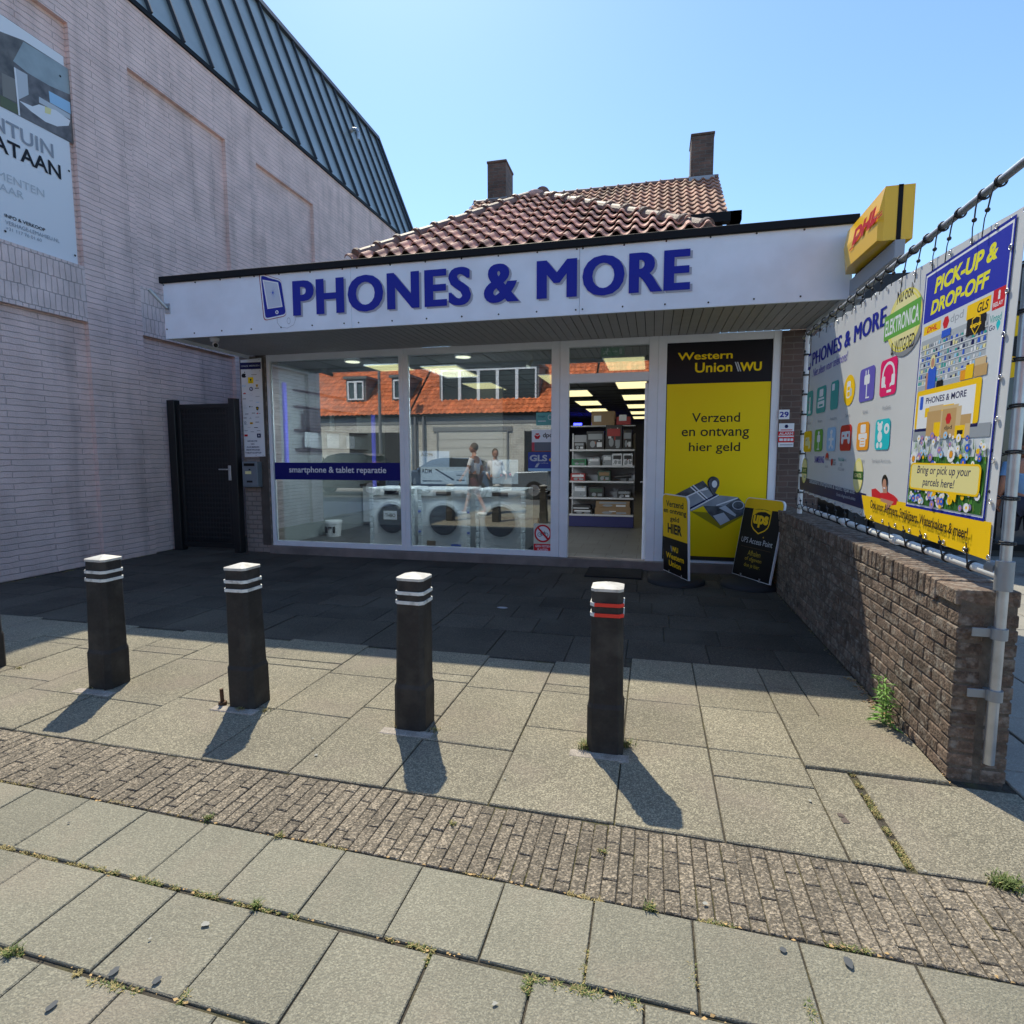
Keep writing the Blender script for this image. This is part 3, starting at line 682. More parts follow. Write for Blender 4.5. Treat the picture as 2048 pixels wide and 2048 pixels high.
# ================================================================ PANEL POSTER (yellow / black money transfer advert)
mp = thing('window_poster', 'tall yellow and black money transfer poster right of the shop door', 'poster', (.8, 7.76, .2))
P = PY(7.77)
b = B(); b.slab(P, [P.at(*z3(1165, 1423)), P.at(*z3(1560, 1437)), (1.385, .25), (1.40, 2.935), (.165, 2.935)][0:0] or [(.15, .2), (1.405, .2), (1.405, 2.935), (.15, 2.935)], .012); b.build('panel', M_BLKP, mp)
P = PY(7.757); pr = Print(P, .001)
DMAP = mat('map_dark_print', (.09, .10, .11), .5, var=.5, vs=12); MMAP = mat('map_grey_print', (.30, .33, .37), .5, var=.2, vs=6)
zb = P.at(*z3(1195, 466))[1]
pr.uv([(.158, .2), (1.398, .2), (1.398, zb), (.158, zb)], M_YEL)
pr.uv([(.158, zb), (1.398, zb), (1.398, 2.93), (.158, 2.93)], M_NAVY2 if 0 else mat('poster_black_print', (.008, .009, .014), .4))
pr.text('Western', z3(1257, 334), z3(1562, 280), M_YEL, .018)
pr.text('Union', z3(1352, 402), z3(1560, 340), M_YEL, .018)
for x in (1572, 1584): pr.poly([z3(x, 342), z3(x+7, 342), z3(x+24, 394), z3(x+17, 394)], M_LGREYP)
pr.text('WU', z3(1600, 394), z3(1722, 340), M_YEL, .035)
pr.text('Verzend', z3(1335, 676), z3(1602, 620), M_BLKP, .006); pr.text('en ontvang', z3(1278, 770), z3(1652, 705), M_BLKP, .006); pr.text('hier geld', z3(1318, 850), z3(1602, 785), M_BLKP, .006)
W = lambda *a: [w7(*q) for q in a]
pr.poly(W((490, 860), (850, 1075), (1150, 905), (1150, 800), (1000, 900)), mat('poster_tone_print', (.34, .27, .01), .5))
pr.poly(W((300, 660), (640, 490), (700, 560), (790, 640), (860, 690), (500, 860), (470, 830)), DMAP)
pr.poly(W((440, 690), (560, 625), (670, 720), (480, 830)), MMAP); pr.poly(W((600, 610), (690, 575), (770, 680), (690, 720)), MMAP)
pr.poly(W((640, 790), (1060, 690), (1150, 780), (1130, 900), (850, 1030), (700, 880)), DMAP)
pr.poly(W((480, 850), (850, 670), (1060, 690), (900, 800), (640, 795), (500, 860)), MMAP)
pr.poly(W((760, 915), (890, 875), (965, 970), (850, 1030)), M_LGREYP); pr.poly(W((830, 820), (910, 790), (1040, 900), (1030, 925)), M_LGREYP)
for a, c in (((430, 690), (680, 575)), ((490, 565), (690, 745)), ((520, 545), (710, 725)), ((490, 845), (830, 665)), ((470, 830), (800, 660)), ((800, 790), (1060, 700)), ((620, 610), (700, 590))): pr.line(w7(*a), w7(*c), .016, M_WHITEP if a[0] != 470 else M_NAVY2)
pr.ring(w7(990, 840), w7(1140, 735), M_LGREYP, .16)
pr.disc(w7(690, 590), w7(830, 440), M_BLKP); pr.poly(W((692, 540), (765, 678), (828, 540), (760, 500)), M_BLKP); pr.disc(w7(705, 590), w7(840, 445), DMAP); pr.poly(W((706, 545), (768, 672), (838, 545), (770, 500)), DMAP)
pr.disc(w7(745, 575), w7(812, 488), M_WHITEP)
pr.build('artwork', mp)

# ---------------------------------------------------------------- free standing signs
def board(name, label, a, b_, tilt, h, mats, draw, cat='sign'):
    a, b_ = Vector(a), Vector(b_); u = (b_-a).normalized(); w = (b_-a).length; nh = u.cross(Vector((0, 0, 1)))
    v = Vector((0, 0, 1))*math.cos(R(tilt))-nh*math.sin(R(tilt)); c = (a+b_)/2; c.z = 0
    t = thing(name, label, cat, c); P = Plane(a+nh*.012, u, v)
    pts = [(0, 0), (w, 0)]+[(w-.07+.07*math.cos(R(k*15)), h-.07+.07*math.sin(R(k*15))) for k in range(7)]+[(.07+.07*math.cos(R(90+k*15)), h-.07+.07*math.sin(R(90+k*15))) for k in range(7)]
    b = B(); b.slab(P, pts, .024, w0=-.026); b.build('board', M_WHITEP, t)
    pr = Print(P, .001); e = .008
    sc = lambda q: (e+(q[0]/w)*(w-2*e), e+(q[1]/h)*(h-2*e)); draw(pr, P, w, h, [sc(q) for q in pts]); pr.build('artwork', t)
    b = B(); cc = c-nh*.0; n = 28; pr_ = [(.34, 0), (.34, .03), (.30, .06), (.12, .085), (0, .09)]
    vs = [(cc.x+r*math.cos(2*math.pi*k/n)*.98, cc.y+r*math.sin(2*math.pi*k/n)*1.0, z+.002) for r, z in pr_[:-1] for k in range(n)]
    b.add(vs, [(j*n+k, j*n+(k+1) % n, (j+1)*n+(k+1) % n, (j+1)*n+k) for j in range(3) for k in range(n)]+[tuple(range(3*n, 4*n))], 0, True)
    b.build('base', mat('base_rubber', (.022, .022, .024), .75, bump=.3), t, recalc=True)
    for s_ in (.25, .75): q = a.lerp(b_, s_); B().box(q.x-.015, q.x+.015, q.y-.015, q.y+.015, .03, .12).build('foot_bracket', M_STEEL, t)
    return t
def clipv(pts, lo, hi):     # part of a convex outline between two heights
    out = []
    for i, p in enumerate(pts):
        q = pts[(i+1) % len(pts)]
        if lo <= p[1] <= hi: out.append(p)
        for L_ in (lo, hi):
            if (p[1]-L_)*(q[1]-L_) < 0: k = (L_-p[1])/(q[1]-p[1]); out.append((p[0]+(q[0]-p[0])*k, L_))
    c = (sum(p[0] for p in out)/len(out), sum(p[1] for p in out)/len(out))
    return sorted(out, key=lambda p: math.atan2(p[1]-c[1], p[0]-c[0]))
def draw_parcel(pr, P, w, h, o):
    pr.uv(o, mat('sign_black', (.006, .006, .008), .35)); pr.uv(clipv(o, h-.125, h), M_YEL2)
    cx, k = w/2, w/.67
    sh_ = lambda s_, dy=0: [(cx-.165*k*s_, .845+dy), (cx, .872*1+dy*.5+.0), (cx+.165*k*s_, .845+dy), (cx+.165*k*s_, .66), (cx+.15*k*s_, .61), (cx+.1*k*s_, .565), (cx, .515+(1-s_)*.1), (cx-.1*k*s_, .565), (cx-.15*k*s_, .61), (cx-.165*k*s_, .66)]
    def shield(s_, m):
        c = .69; pts = [(-.16, .815), (-.08, .828), (0, .832), (.08, .828), (.16, .815), (.16, .66), (.145, .61), (.1, .57), (0, .525), (-.1, .57), (-.145, .61), (-.16, .66)]
        pr.uv([(cx+x*k*s_, c+(y-c)*s_) for x, y in pts], m)
    shield(1, M_YEL2); shield(.91, mat('sign_black', (.006, .006, .008), .35))
    pts = [(-.144, .80), (0, .818), (.144, .80), (.144, .765), (.08, .79), (0, .79), (-.07, .775), (-.144, .735)]; 
    pr.uv([(cx-.144*k, .735), (cx-.07*k, .775), (cx, .79), (cx-.02*k, .815), (cx-.144*k, .803)], M_YEL2); pr.uv([(cx-.03*k, .785), (cx+.06*k, .79), (cx+.144*k, .765), (cx+.144*k, .803), (cx, .817)], M_YEL2)
    pr.text_uv('ups', cx-.13*k, .60, cx+.13*k, .745, M_YEL2, .05)
    pr.disc_uv(cx+.1*k, .50, .008, .008, M_YEL2, 8)
    pr.text_uv('UPS Access Point', cx-.27*k, .405, cx+.27*k, .47, M_LGREYP, .0)
    pr.uv([(cx-.26*k, .355), (cx+.26*k, .355), (cx+.26*k, .358), (cx-.26*k, .358)], mat('brown_rule', (.12, .07, .02), .5))
    for i, s_ in enumerate(('Afhalen', 'of afgeven', 'doe je hier.')): pr.text_uv(s_, cx-(.11, .145, .14)[i]*k, .265-i*.075, cx+(.11, .145, .14)[i]*k, .325-i*.075, mat('dim_yellow', (.42, .30, .01), .5), .0)
def draw_money(pr, P, w, h, o):
    pr.uv(o, mat('sign_black', (.006, .006, .008), .35)); pr.uv(clipv(o, .43, h), M_YEL2)
    cx = w/2
    for s_, a, z_, d, bo in (('Verzend', .23, .81, .075, .022), ('en ontvang', .30, .715, .07, .022), ('geld', .12, .625, .075, .022), ('HIER', .19, .49, .12, .04)): pr.text_uv(s_, cx-a+.0, z_, cx+a+.0, z_+d, M_BLKP, bo)
    pr.text_uv('WU', cx-.08, .275, cx+.09, .34, M_YEL2, .04)
    for q in (-.115, -.1): pr.uv([(cx+q, .34), (cx+q+.008, .34), (cx+q+.03, .275), (cx+q+.022, .275)], M_LGREYP)
    pr.text_uv('Western', cx-.24, .18, cx+.24, .25, M_YEL2, .025); pr.text_uv('Union', cx-.16, .09, cx+.16, .16, M_YEL2, .025)
board('pavement_sign', 'black pavement sign with parcel shield logo and yellow top leaning beside the low wall', (.972, 7.299, .085), (1.286, 6.707, .085), 10, .94, None, draw_parcel)
board('pavement_sign', 'narrow yellow over black pavement sign standing just right of the doorway', (.167, 7.325, .085), (.431, 6.708, .085), -2, .96, None, draw_money)

# ---------------------------------------------------------------- brand board, mailbox, gate, camera, holders
P = PY(7.70); bs = thing('wall_sign', 'tall narrow white board of phone brand logos on the left pillar', 'sign', (-6.0, 7.70, 1.5))
b = B(); b.slab(PY(7.715), [(-6.165, 1.49), (-5.80, 1.50), (-5.80, 2.985), (-6.165, 2.965)], .014); b.build('board', M_WHITEP, bs)
pr = Print(P, .002)
E_ = lambda x, y: ze(x, y)
pr.poly([ze(125, 160), ze(384, 150), ze(386, 235), ze(126, 243)], M_NAVY2)
pr.text('ONZE MERKEN', ze(138, 213), ze(366, 183), M_LGREYP, .01)
pr.disc(ze(146, 347), ze(190, 293), M_BLKP, 14); pr.disc(ze(162, 347), ze(203, 293), M_BLKP, 14); pr.disc(ze(192, 328), ze(212, 305), M_WHITEP, 10); pr.poly([ze(173, 292), ze(186, 268), ze(190, 280)], M_BLKP)
pr.rect(ze(228, 417), ze(291, 338), M_YEL); pr.poly([ze(248, 360), ze(270, 360), ze(266, 388), ze(252, 388)], M_BLKP); pr.rect(ze(243, 404), ze(277, 396), M_BLKP)
pr.rect(ze(268, 311), ze(332, 304), M_BLKP); pr.rect(ze(320, 380), ze(362, 375), M_GREYP); pr.poly([ze(320, 430), ze(352, 428), ze(345, 462), ze(332, 462)], M_YEL2); pr.poly([ze(328, 436), ze(346, 436), ze(340, 458)], M_BLKP); pr.rect(ze(313, 482), ze(363, 472), M_BLKP)
pr.text('PSP', ze(152, 462), ze(204, 440), M_LBL, 0); pr.disc(ze(243, 512), ze(287, 460), M_NAVY2); pr.disc(ze(251, 502), ze(279, 470), M_WHITEP); pr.poly([ze(266, 472), ze(278, 486), ze(266, 486)], M_BLUE); pr.poly([ze(265, 487), ze(253, 487), ze(265, 500)], M_BLUE)
pr.poly([ze(165, 548), ze(182, 530), ze(186, 538), ze(200, 534), ze(202, 552), ze(190, 545), ze(180, 552)], M_RED)
pr.ring(ze(250, 572), ze(282, 542), M_LGREYP, .15)
for x0, x1, y, m in ((322, 372, 582, M_GREYP), (162, 202, 614, M_BLKP), (245, 288, 638, M_LGREYP), (328, 368, 656, M_LBL), (172, 218, 727, M_LGREYP), (268, 290, 712, M_GREYP), (276, 316, 790, M_BLKP), (192, 234, 802, M_NAVY2), (360, 385, 794, M_GREYP), (174, 213, 851, M_BLKP), (322, 368, 841, M_GREYP), (322, 366, 903, M_NAVY2), (178, 222, 933, M_LGREYP), (225, 262, 968, M_LGREYP), (306, 352, 970, M_BLKP), (184, 226, 1009, M_GREYP), (262, 304, 1023, M_GREYP), (340, 384, 1009, M_GREYP)):
    pr.rect(ze(x0, y), ze(x1, y-7), m)
pr.disc(ze(244, 716), ze(260, 698), M_BLKP, 12); pr.poly([ze(328, 712), ze(346, 706), ze(363, 714), ze(358, 742), ze(346, 756), ze(333, 742)], M_BLKP); pr.disc(ze(338, 738), ze(354, 718), M_YEL2, 8)
pr.disc(ze(338, 800), ze(356, 782), M_RED, 10); pr.ring(ze(186, 924), ze(208, 892), M_NAVY2, .3); pr.rect(ze(254, 924), ze(291, 902), M_YEL2); pr.rect(ze(262, 918), ze(284, 907), M_BLKP)
pr.rect(ze(186, 1078), ze(226, 1053), M_RED); pr.rect(ze(344, 1092), ze(388, 1042), M_NAVY2); pr.disc(ze(357, 1080), ze(376, 1054), M_LGREYP, 8)
pr.poly([ze(245, 858), ze(262, 836), ze(276, 858)], M_LGREYP); pr.ring(ze(182, 706), ze(204, 684), M_LGREYP, .2)
pr.rect(ze(176, 1114), ze(408, 1111), M_LGREYP)
for s_, x0, x1, y in (('REPARATIE', 226, 346, 1144), ('VAN', 266, 310, 1181), ('ALLE MERKEN', 214, 370, 1218), ('SMARTPHONES', 210, 380, 1254), ('TABLET & LAPTOP', 198, 398, 1290)): pr.text(s_, ze(x0, y), ze(x1, y-17), M_NAVY2, .02)
for q in ((268, 108), (368, 122), (376, 262), (280, 248), (333, 1313), (420, 1313)): pr.disc(ze(q[0]-4, q[1]+4), ze(q[0]+4, q[1]-4), M_SCREW, 8)
pr.build('artwork', bs)
mb = thing('mailbox', 'grey metal letterbox on the left pillar under the brand board', 'mailbox', (-5.98, 7.66, 1.05))
b = B(); b.box(-6.145, -5.875, 7.60, 7.72, 1.03, 1.42); b.build('body', mat('mailbox_grey', (.17, .20, .23), .45, var=.08), mb, bevel=.008)
b = B(); b.box(-6.12, -5.895, 7.592, 7.60, 1.06, 1.33); b.build('door', mat('mailbox_grey', ()), mb, bevel=.003)
b = B(); b.box(-6.10, -5.92, 7.588, 7.6, 1.355, 1.395); b.build('slot_flap', M_BLK, mb)
b = B(); b.box(-6.08, -5.975, 7.588, 7.592, 1.23, 1.275); b.build('name_label', M_KHAKI, mb)
b = B(); b.cyl((-6.0, 7.592, 1.30), (-6.0, 7.58, 1.30), .012, n=10); b.box(-6.06, -5.96, 7.588, 7.592, 1.10, 1.13); b.build('lock', M_SCREW, mb)
g = thing('gate', 'black metal side gate between pale brick wall and shop pillar', 'gate', (-6.8, 7.6, 0))
GB = mat('gate_black', (.012, .013, .015), .38)
for a_, c_ in ((-7.44, -7.30), (-6.31, -6.20)): B().box(a_, c_, 7.56, 7.68, 0, 2.38).build('post', GB, g, bevel=.004)
b = B(); b.box(-7.29, -6.33, 7.6, 7.64, .06, .14); b.box(-7.29, -6.33, 7.6, 7.64, 2.24, 2.31); b.box(-7.29, -7.23, 7.6, 7.64, .14, 2.24); b.box(-6.39, -6.33, 7.6, 7.64, .14, 2.24); b.build('frame', GB, g, bevel=.003)
b = B()
for k in range(27):
    z_ = .15+k*.0775; b.obox((-6.81, 7.63, z_+.035), (.43, 0, 0), (0, .004, .012), (0, -.008, .042))
for k in range(16): b.box(-7.22+k*.0545, -7.212+k*.0545, 7.607, 7.612, .14, 2.24)
b.build('woven_infill', mat('gate_infill', (.02, .021, .024), .35), g)
b = B(); b.box(-6.385, -6.335, 7.585, 7.6, 1.13, 1.36); b.tube([(-6.36, 7.585, 1.30), (-6.36, 7.53, 1.30), (-6.50, 7.53, 1.30)], .011, 8); b.build('handle', mat('handle_silver', (.6, .6, .62), .3, metal=.7), g, bevel=.004)
fh = thing('flag_holder', 'galvanised flagpole holder on the left end of the fascia', 'holder', (-5.95, 6.2, 3.3))
P0 = PY(6.2); a = P0.at(*zf(272, 500)); c = P0.at(*zf(150, 360))
b = B(); b.box(a[0]-.04, a[0]+.03, 6.185, 6.2, a[1]-.06, a[1]+.06); b.build('plate', M_STEEL, fh)
b = B(); b.cyl((a[0], 6.18, a[1]), (c[0]+.02, 6.02, c[1]+.07), .022, n=12, caps=False); b.cyl((a[0], 6.18, a[1]), (c[0]+.02, 6.02, c[1]+.07), .017, n=12); b.build('socket', M_STEEL, fh)
sc_ = thing('security_camera', 'small white dome camera under the left end of the canopy', 'camera', (-5.6, 6.45, 3.0))
b = B(); b.cyl((-5.58, 6.5, 3.03), (-5.58, 6.5, 2.985), .06, .05, n=16); b.build('mount', M_WHT, sc_)
b = B(); b.cyl((-5.6, 6.53, 2.97), (-5.48, 6.40, 2.92), .034, n=14); b.build('body', M_WHT, sc_)
b = B(); b.cyl((-5.482, 6.402, 2.921), (-5.468, 6.388, 2.916), .027, n=14); b.build('lens', M_BLK, sc_)
# house number + alarm sign on right pillar
P = PY(7.712)
hn = thing('house_number', 'white tile with blue number 29 on the brown brick pillar', 'number', (1.56, 7.71, 1.9))
b = B(); q0, q1 = P.at(*z4(183, 1735)), P.at(*z4(255, 1672)); b.slab(P, [(q0[0], q0[1]), (q1[0], q0[1]), (q1[0], q1[1]), (q0[0], q1[1])], .008); b.build('plate', M_WHITEP, hn)
pr = Print(PY(7.704), .0015); pr.text('29', z4(190, 1722), z4(250, 1685), M_NAVY, .03); pr.build('lettering', hn)
al = thing('alarm_sign', 'small white and red alarm warning plate below the house number', 'sign', (1.57, 7.71, 1.6))
q0, q1 = P.at(*z4(180, 1913)), P.at(*z4(285, 1760)); b = B(); b.slab(P, [(q0[0], q0[1]), (q1[0], q0[1]), (q1[0], q1[1]), (q0[0], q1[1])], .006); b.build('plate', M_WHITEP, al)
pr = Print(PY(7.706), .0015); pr.disc(z4(222, 1793), z4(248, 1767), M_NAVY2, 6); pr.rect(z4(198, 1806), z4(272, 1800), M_RED); pr.rect(z4(180, 1840), z4(285, 1812), M_RED); pr.text('ALARM', z4(188, 1835), z4(278, 1818), M_WHITEP, .02); pr.rect(z4(180, 1884), z4(285, 1848), M_RED)
for x0, x1 in ((188, 212), (216, 236), (240, 256), (260, 278)): pr.rect(z4(x0, 1874), z4(x1, 1858), M_WHITEP)
pr.rect(z4(192, 1902), z4(274, 1896), M_GREYP); pr.build('artwork', al)
dm = tag(B().box(-.80, -.10, 7.04, 7.62, .004, .022).build('door_mat', mat('mat_rubber', (.010, .010, .012), .9, bump=.8, bs=150), bevel=.005), 'black rubber doormat on the paving before the doorway', 'doormat')

# ---------------------------------------------------------------- bollards
BOLM = mat('bollard_plastic', (.022, .019, .017), .72, var=.4, vs=9, speck=.15, ss=70, bump=.35, bs=26, wpos=True, stain=((.075, .066, .055), 6.5, .45))
REFW = mat('reflective_white', (.74, .74, .70), .5, wpos=True, var=.1, vs=20, stain=((.2, .18, .15), 18, .6)); REFR = mat('reflective_red', (.75, .035, .02), .45)
CAPW = mat('cap_white', (.60, .57, .51), .6, var=.2, vs=15, wpos=True, stain=((.25, .22, .18), 14, .5))
def octa(w, ch): return [(w-ch, -w), (w, -w+ch), (w, w-ch), (w-ch, w), (-w+ch, w), (-w, w-ch), (-w, -w+ch), (-w+ch, -w)]
def loft(b, prof, mi=0, cap=True):
    vs = []; n = 8
    for z_, w, ch in prof: vs += [(x, y, z_) for x, y in octa(w, ch)]
    b.add(vs, [(q*n+k, q*n+(k+1) % n, (q+1)*n+(k+1) % n, (q+1)*n+k) for q in range(len(prof)-1) for k in range(n)]+([tuple(range((len(prof)-1)*n, len(prof)*n)), tuple(reversed(range(n)))] if cap else []), mi)
def make_bollard(red=False):
    t = thing('bollard', '', 'bollard')
    b = B(); loft(b, [(-.03, .092, .026), (.235, .092, .026), (.258, .084, .022), (.835, .077, .022)]); b.build('post', BOLM, t, bevel=.003)
    b = B(); loft(b, [(.833, .080, .020), (.847, .080, .020)], cap=True); loft(b, [(.847, .080, .020), (.869, .004, .001)], cap=False); b.build('cap', CAPW, t)
    for z_ in (.705, .757):
        b = B(); w = .0835; ch = .022; pts = octa(w, ch); pi = octa(w-.006, ch)
        for k in range(8):
            if k in (3,) : continue
            (x0, y0), (x1, y1) = pts[k], pts[(k+1) % 8]; (u0, v0), (u1, v1) = pi[k], pi[(k+1) % 8]
            m = 1 if (red and k in (7, 0)) else 0
            if red and k == 7: m = 1
            b.add([(x0, y0, z_), (x1, y1, z_), (x1, y1, z_+.018), (x0, y0, z_+.018), (u0, v0, z_), (u1, v1, z_), (u1, v1, z_+.018), (u0, v0, z_+.018)], [(0, 1, 2, 3), (4, 7, 6, 5), (3, 2, 6, 7), (0, 4, 5, 1)], m)
        b.build('reflective_band', [REFW, REFR], t)
    return t
bol = make_bollard(); bred = make_bollard(True)
spots = [(-4.575, 2.94, 3, 'short slice of a black bollard cut off by the left photo edge'), (-3.462, 2.93, 1, 'leftmost whole black bollard with two white bands and flat white cap'),
         (-2.362, 2.90, -2, 'second whole black bollard from the left with chipped lower white band'), (-1.27, 2.88, 0, 'black bollard with white bands in front of the washing machines')]
for i, (x, y, a, lab) in enumerate(spots):
    o = bol if i == 0 else copy_tree(bol); o.location = (x, y, 0); o.rotation_euler.z = R(a); o['label'] = lab; o['group'] = 'row of bollards on the slabs'
    o.rotation_euler.y = R((.3, 1.0, -.9, .7)[i])
bred.location = (-.206, 2.885, 0); bred.rotation_euler.z = R(1); bred['label'] = 'rightmost black bollard with two red bands and pointed white cap'; bred['group'] = 'row of bollards on the slabs'
b = B()
for x, y in ((-3.46, 2.80), (-2.40, 2.79), (-1.29, 2.77), (-.25, 2.775)):
    hexslab(b, x-.13, x+.17, y-.04, y+.03, .002, rise=.004)
tag(b.build('infill_strip', mat('infill', (.36, .31, .26), .9, var=.2, vs=20, speck=.3), recalc=False), kind='structure')
st = tag(B().cyl((-2.50, 2.83, 0), (-2.505, 2.83, .10), .011, n=8).cyl((-2.50, 2.83, 0), (-2.50, 2.83, .022), .024, n=6).build('steel_bolt', mat('rust', (.10, .045, .02), .8, var=.4, vs=30)), 'rusty upright bolt sticking out of the paving beside a bollard', 'bolt')

# ---------------------------------------------------------------- low brick wall (real bricks)
LBR = mat('weathered_brick', (.135, .094, .068), .85, var=.35, vs=14, isl=.3, bump=1.0, bs=60, speck=.3, ss=90, stain=((.42, .38, .32), 22, .45))
MORT = mat('wall_mortar', (.13, .105, .08), .95, var=.3, vs=20, bump=1, bs=60)
bw = thing('garden_wall', 'low dark brick wall with upright cap bricks dividing the forecourt from the side street', 'wall', (1.48, 5.3, 0))
def brick(b, c, hx, hy, hz, j=.004, rot=.01):
    c = Vector(c)+Vector((random.uniform(-j, j), 0, random.uniform(-.001, .001))); r_ = random.uniform(-rot, rot)
    X = Vector((math.cos(r_), math.sin(r_), 0)); Y = Vector((-math.sin(r_), math.cos(r_), 0)); ch = .0035
    vs = []
    jit = lambda: random.uniform(-.0015, .0015)
    for sz in (-1, 1):
        for sy in (-1, 1):
            for sx in (-1, 1): vs.append(c+X*(sx*hx+jit())+Y*(sy*hy+jit())+Vector((0, 0, sz*hz+jit())))
    b.add(vs, [(0, 2, 3, 1), (4, 5, 7, 6), (0, 1, 5, 4), (1, 3, 7, 5), (3, 2, 6, 7), (2, 0, 4, 6)])
WX0, WX1, WY0, WY1 = 1.365, 1.60, 2.95, 7.72
b = B(); rowh = .0665; z_ = .03; r_ = 0
while z_ < .80:
    y = WY0+(.0 if r_ % 2 else -.0); first = True
    while y < WY1:
        L_ = .212 if not (first and r_ % 2) else .105
        brick(b, (WX0+.052, y+L_/2, z_), .052, (L_-.009)/2, .0288, .003); brick(b, (WX1-.052, y+L_/2, z_), .052, (L_-.009)/2, .0288, .003)
        y += L_; first = False
    z_ += rowh; r_ += 1
b.build('brickwork', LBR, bw, bevel=.004, recalc=False)
b = B(); b.box(WX0+.008, WX1-.008, WY0+.006, WY1, -.03, .895); b.build('mortar', MORT, bw)
b = B(); y = WY0
brick(b, ((WX0+WX1)/2, y+.105, .862), .125, .1, .036); y += .215
while y < WY1:
    brick(b, ((WX0+WX1)/2+random.uniform(-.004, .004), y+.03, .853), .122, .0288, .052, .004, .02); y += .066
b.build('coping', LBR, bw, bevel=.005, recalc=False)

# ---------------------------------------------------------------- banner frame of tubes
BX = 1.50
fr = thing('banner_stand', 'galvanised scaffold tube frame rising over the low brick wall', 'frame', (BX, 2.93, 0))
b = B(); b.cyl((BX+.0, 2.90, .12), (BX, 2.90, 2.95), .0215, n=20); b.build('near_post', M_STEEL, fr)
b = B(); b.cyl((BX, 6.50, .9), (BX, 6.50, 2.75), .0245, n=16); b.build('far_post', M_PIPEW, fr)
b = B(); b.cyl((BX-.02, 2.75, 2.725), (BX-.0, 6.65, 2.725), .018, n=16); b.build('top_rail', M_STEEL, fr)
b = B(); b.cyl((BX-.01, 2.90, .98), (BX-.01, 6.5, .98), .021, n=16); b.build('bottom_rail', M_PIPEW, fr)
b = B(); b.cyl((BX, 2.90, .915), (BX, 2.90, 1.045), .034, n=20); b.cyl((BX-.0, 2.93, 1.0), (BX, 3.0, 1.0), .032, n=16); b.build('tee_fitting', mat('cast_fitting', (.30, .32, .34), .5, metal=.6, bump=.2), fr, bevel=.003)
for z_ in (.72, .44):
    b = B(); b.cyl((BX, 2.90, z_-.025), (BX, 2.90, z_+.025), .031, n=20); b.box(BX-.10, BX-.02, 2.905, 2.912, z_-.02, z_+.02); b.box(BX-.02, BX+.02, 2.91, 2.955, z_-.015, z_+.015); b.build('wall_clamp', mat('cast_fitting', ()), fr, bevel=.002)
for y in (4.03, 5.0): B().cyl((BX-.01, y-.03, .98), (BX-.01, y+.03, .98), .031, n=16).build('coupling', M_PIPEW, fr)

# ---------------------------------------------------------------- banner
BP = PXL(BX-.045)
bn = thing('banner', 'large white advertising banner laced to the tube frame above the low wall', 'banner', (BX-.045, 4.5, 1.1))
def bpx(*p): return BP.at(*p)
VIN = mat('banner_vinyl', (.62, .63, .64), .42, var=.03, vs=2, bump=.35, bs=2.2)
uL, uR = BP.at(1617, 800)[0], BP.at(1979, 1118)[0]          # u = -Y
tops, bots = [], []
n = 16; mids = BP.at(1817, 640)[0]
for k in range(n*2+1):
    s_ = k/(n*2); u = uL+(uR-uL)*s_; sc = .012 if k % 2 else 0
    def ip(L_):
        q_ = [BP.at(*z) for z in L_]
        for (a0, a1), (c0, c1) in zip(q_, q_[1:]):
            if u <= c0+1e-6: return a1+(c1-a1)*(u-a0)/(c0-a0)
        return q_[-1][1]
    tops.append((u+.065*s_, ip([(1617, 676), (1739, 592), (1862, 522), (2037, 420)])-(sc*1.5 if s_ < .55 else sc*.2)))
    bots.append((u, ip([(1602, 983), (1745, 1042), (1781, 1054), (1975, 1124)])+sc))
b = B(); b.slab(BP, bots+tops[::-1], .002, w0=-.003); b.build('sheet', VIN, bn)
pr = Print(BP, .0015, .000012)
W8 = lambda L_: [b8(*q) for q in L_]
# title
def btxt(s, L_, R_, m, bold=.015, shear=0, tilt=0):
    a, c = bpx(*L_), bpx(*R_); pr.text_uv(s, a[0], a[1], c[0], c[1], m, bold, shear)
vt = bpx(*b8(1020, 225))[1]; vb = bpx(*b8(1005, 400))[1]
pr.heavy_uv('PHONES & MORE', bpx(*b8(375, 650))[0], vb-.0, bpx(*b8(1025, 300))[0], vt, M_NAVY, .010, 7, 0, 1.06)
a = bpx(*b8(340, 660)); c = bpx(*b8(366, 600)); pr.rrect_uv(a[0], vb-.02, c[0], vt+.01, .012, M_NAVY); pr.rrect_uv(a[0]+.008, vb+.01, c[0]-.008, vt-.012, .008, M_WHITEP)
a = bpx(*b8(380, 790)); c = bpx(*b8(685, 640)); v0 = bpx(*b8(685, 700))[1]
pr.text_uv('Niet alleen voor telefoons!', a[0], v0, c[0], v0+.075, M_PURP, .0, .25)
def icon(L_, R_, m, shape='r'):
    a, c = bpx(*L_), bpx(*R_); u0, u1 = a[0], c[0]; um = (u0+u1)/2
    vv = [a[1], c[1]]; v0, v1 = min(vv), max(vv)
    if shape == 'd': pr.disc_uv(um, (v0+v1)/2, (u1-u0)/2, (v1-v0)/2, m)
    else: pr.rrect_uv(u0, v0, u1, v1, min(u1-u0, v1-v0)*.16, m)
    return u0, v0, u1, v1
def part(I, x0, y0, x1, y1, m=None, r=.2, shape='r'):
    u0, v0, u1, v1 = I; a, c, e, g_ = u0+(u1-u0)*x0, v0+(v1-v0)*y0, u0+(u1-u0)*x1, v0+(v1-v0)*y1; m = m or M_WHITEP
    if shape == 'd': pr.disc_uv((a+e)/2, (c+g_)/2, (e-a)/2, (g_-c)/2, m, 16)
    else: pr.rrect_uv(a, c, e, g_, min(e-a, g_-c)*r, m)
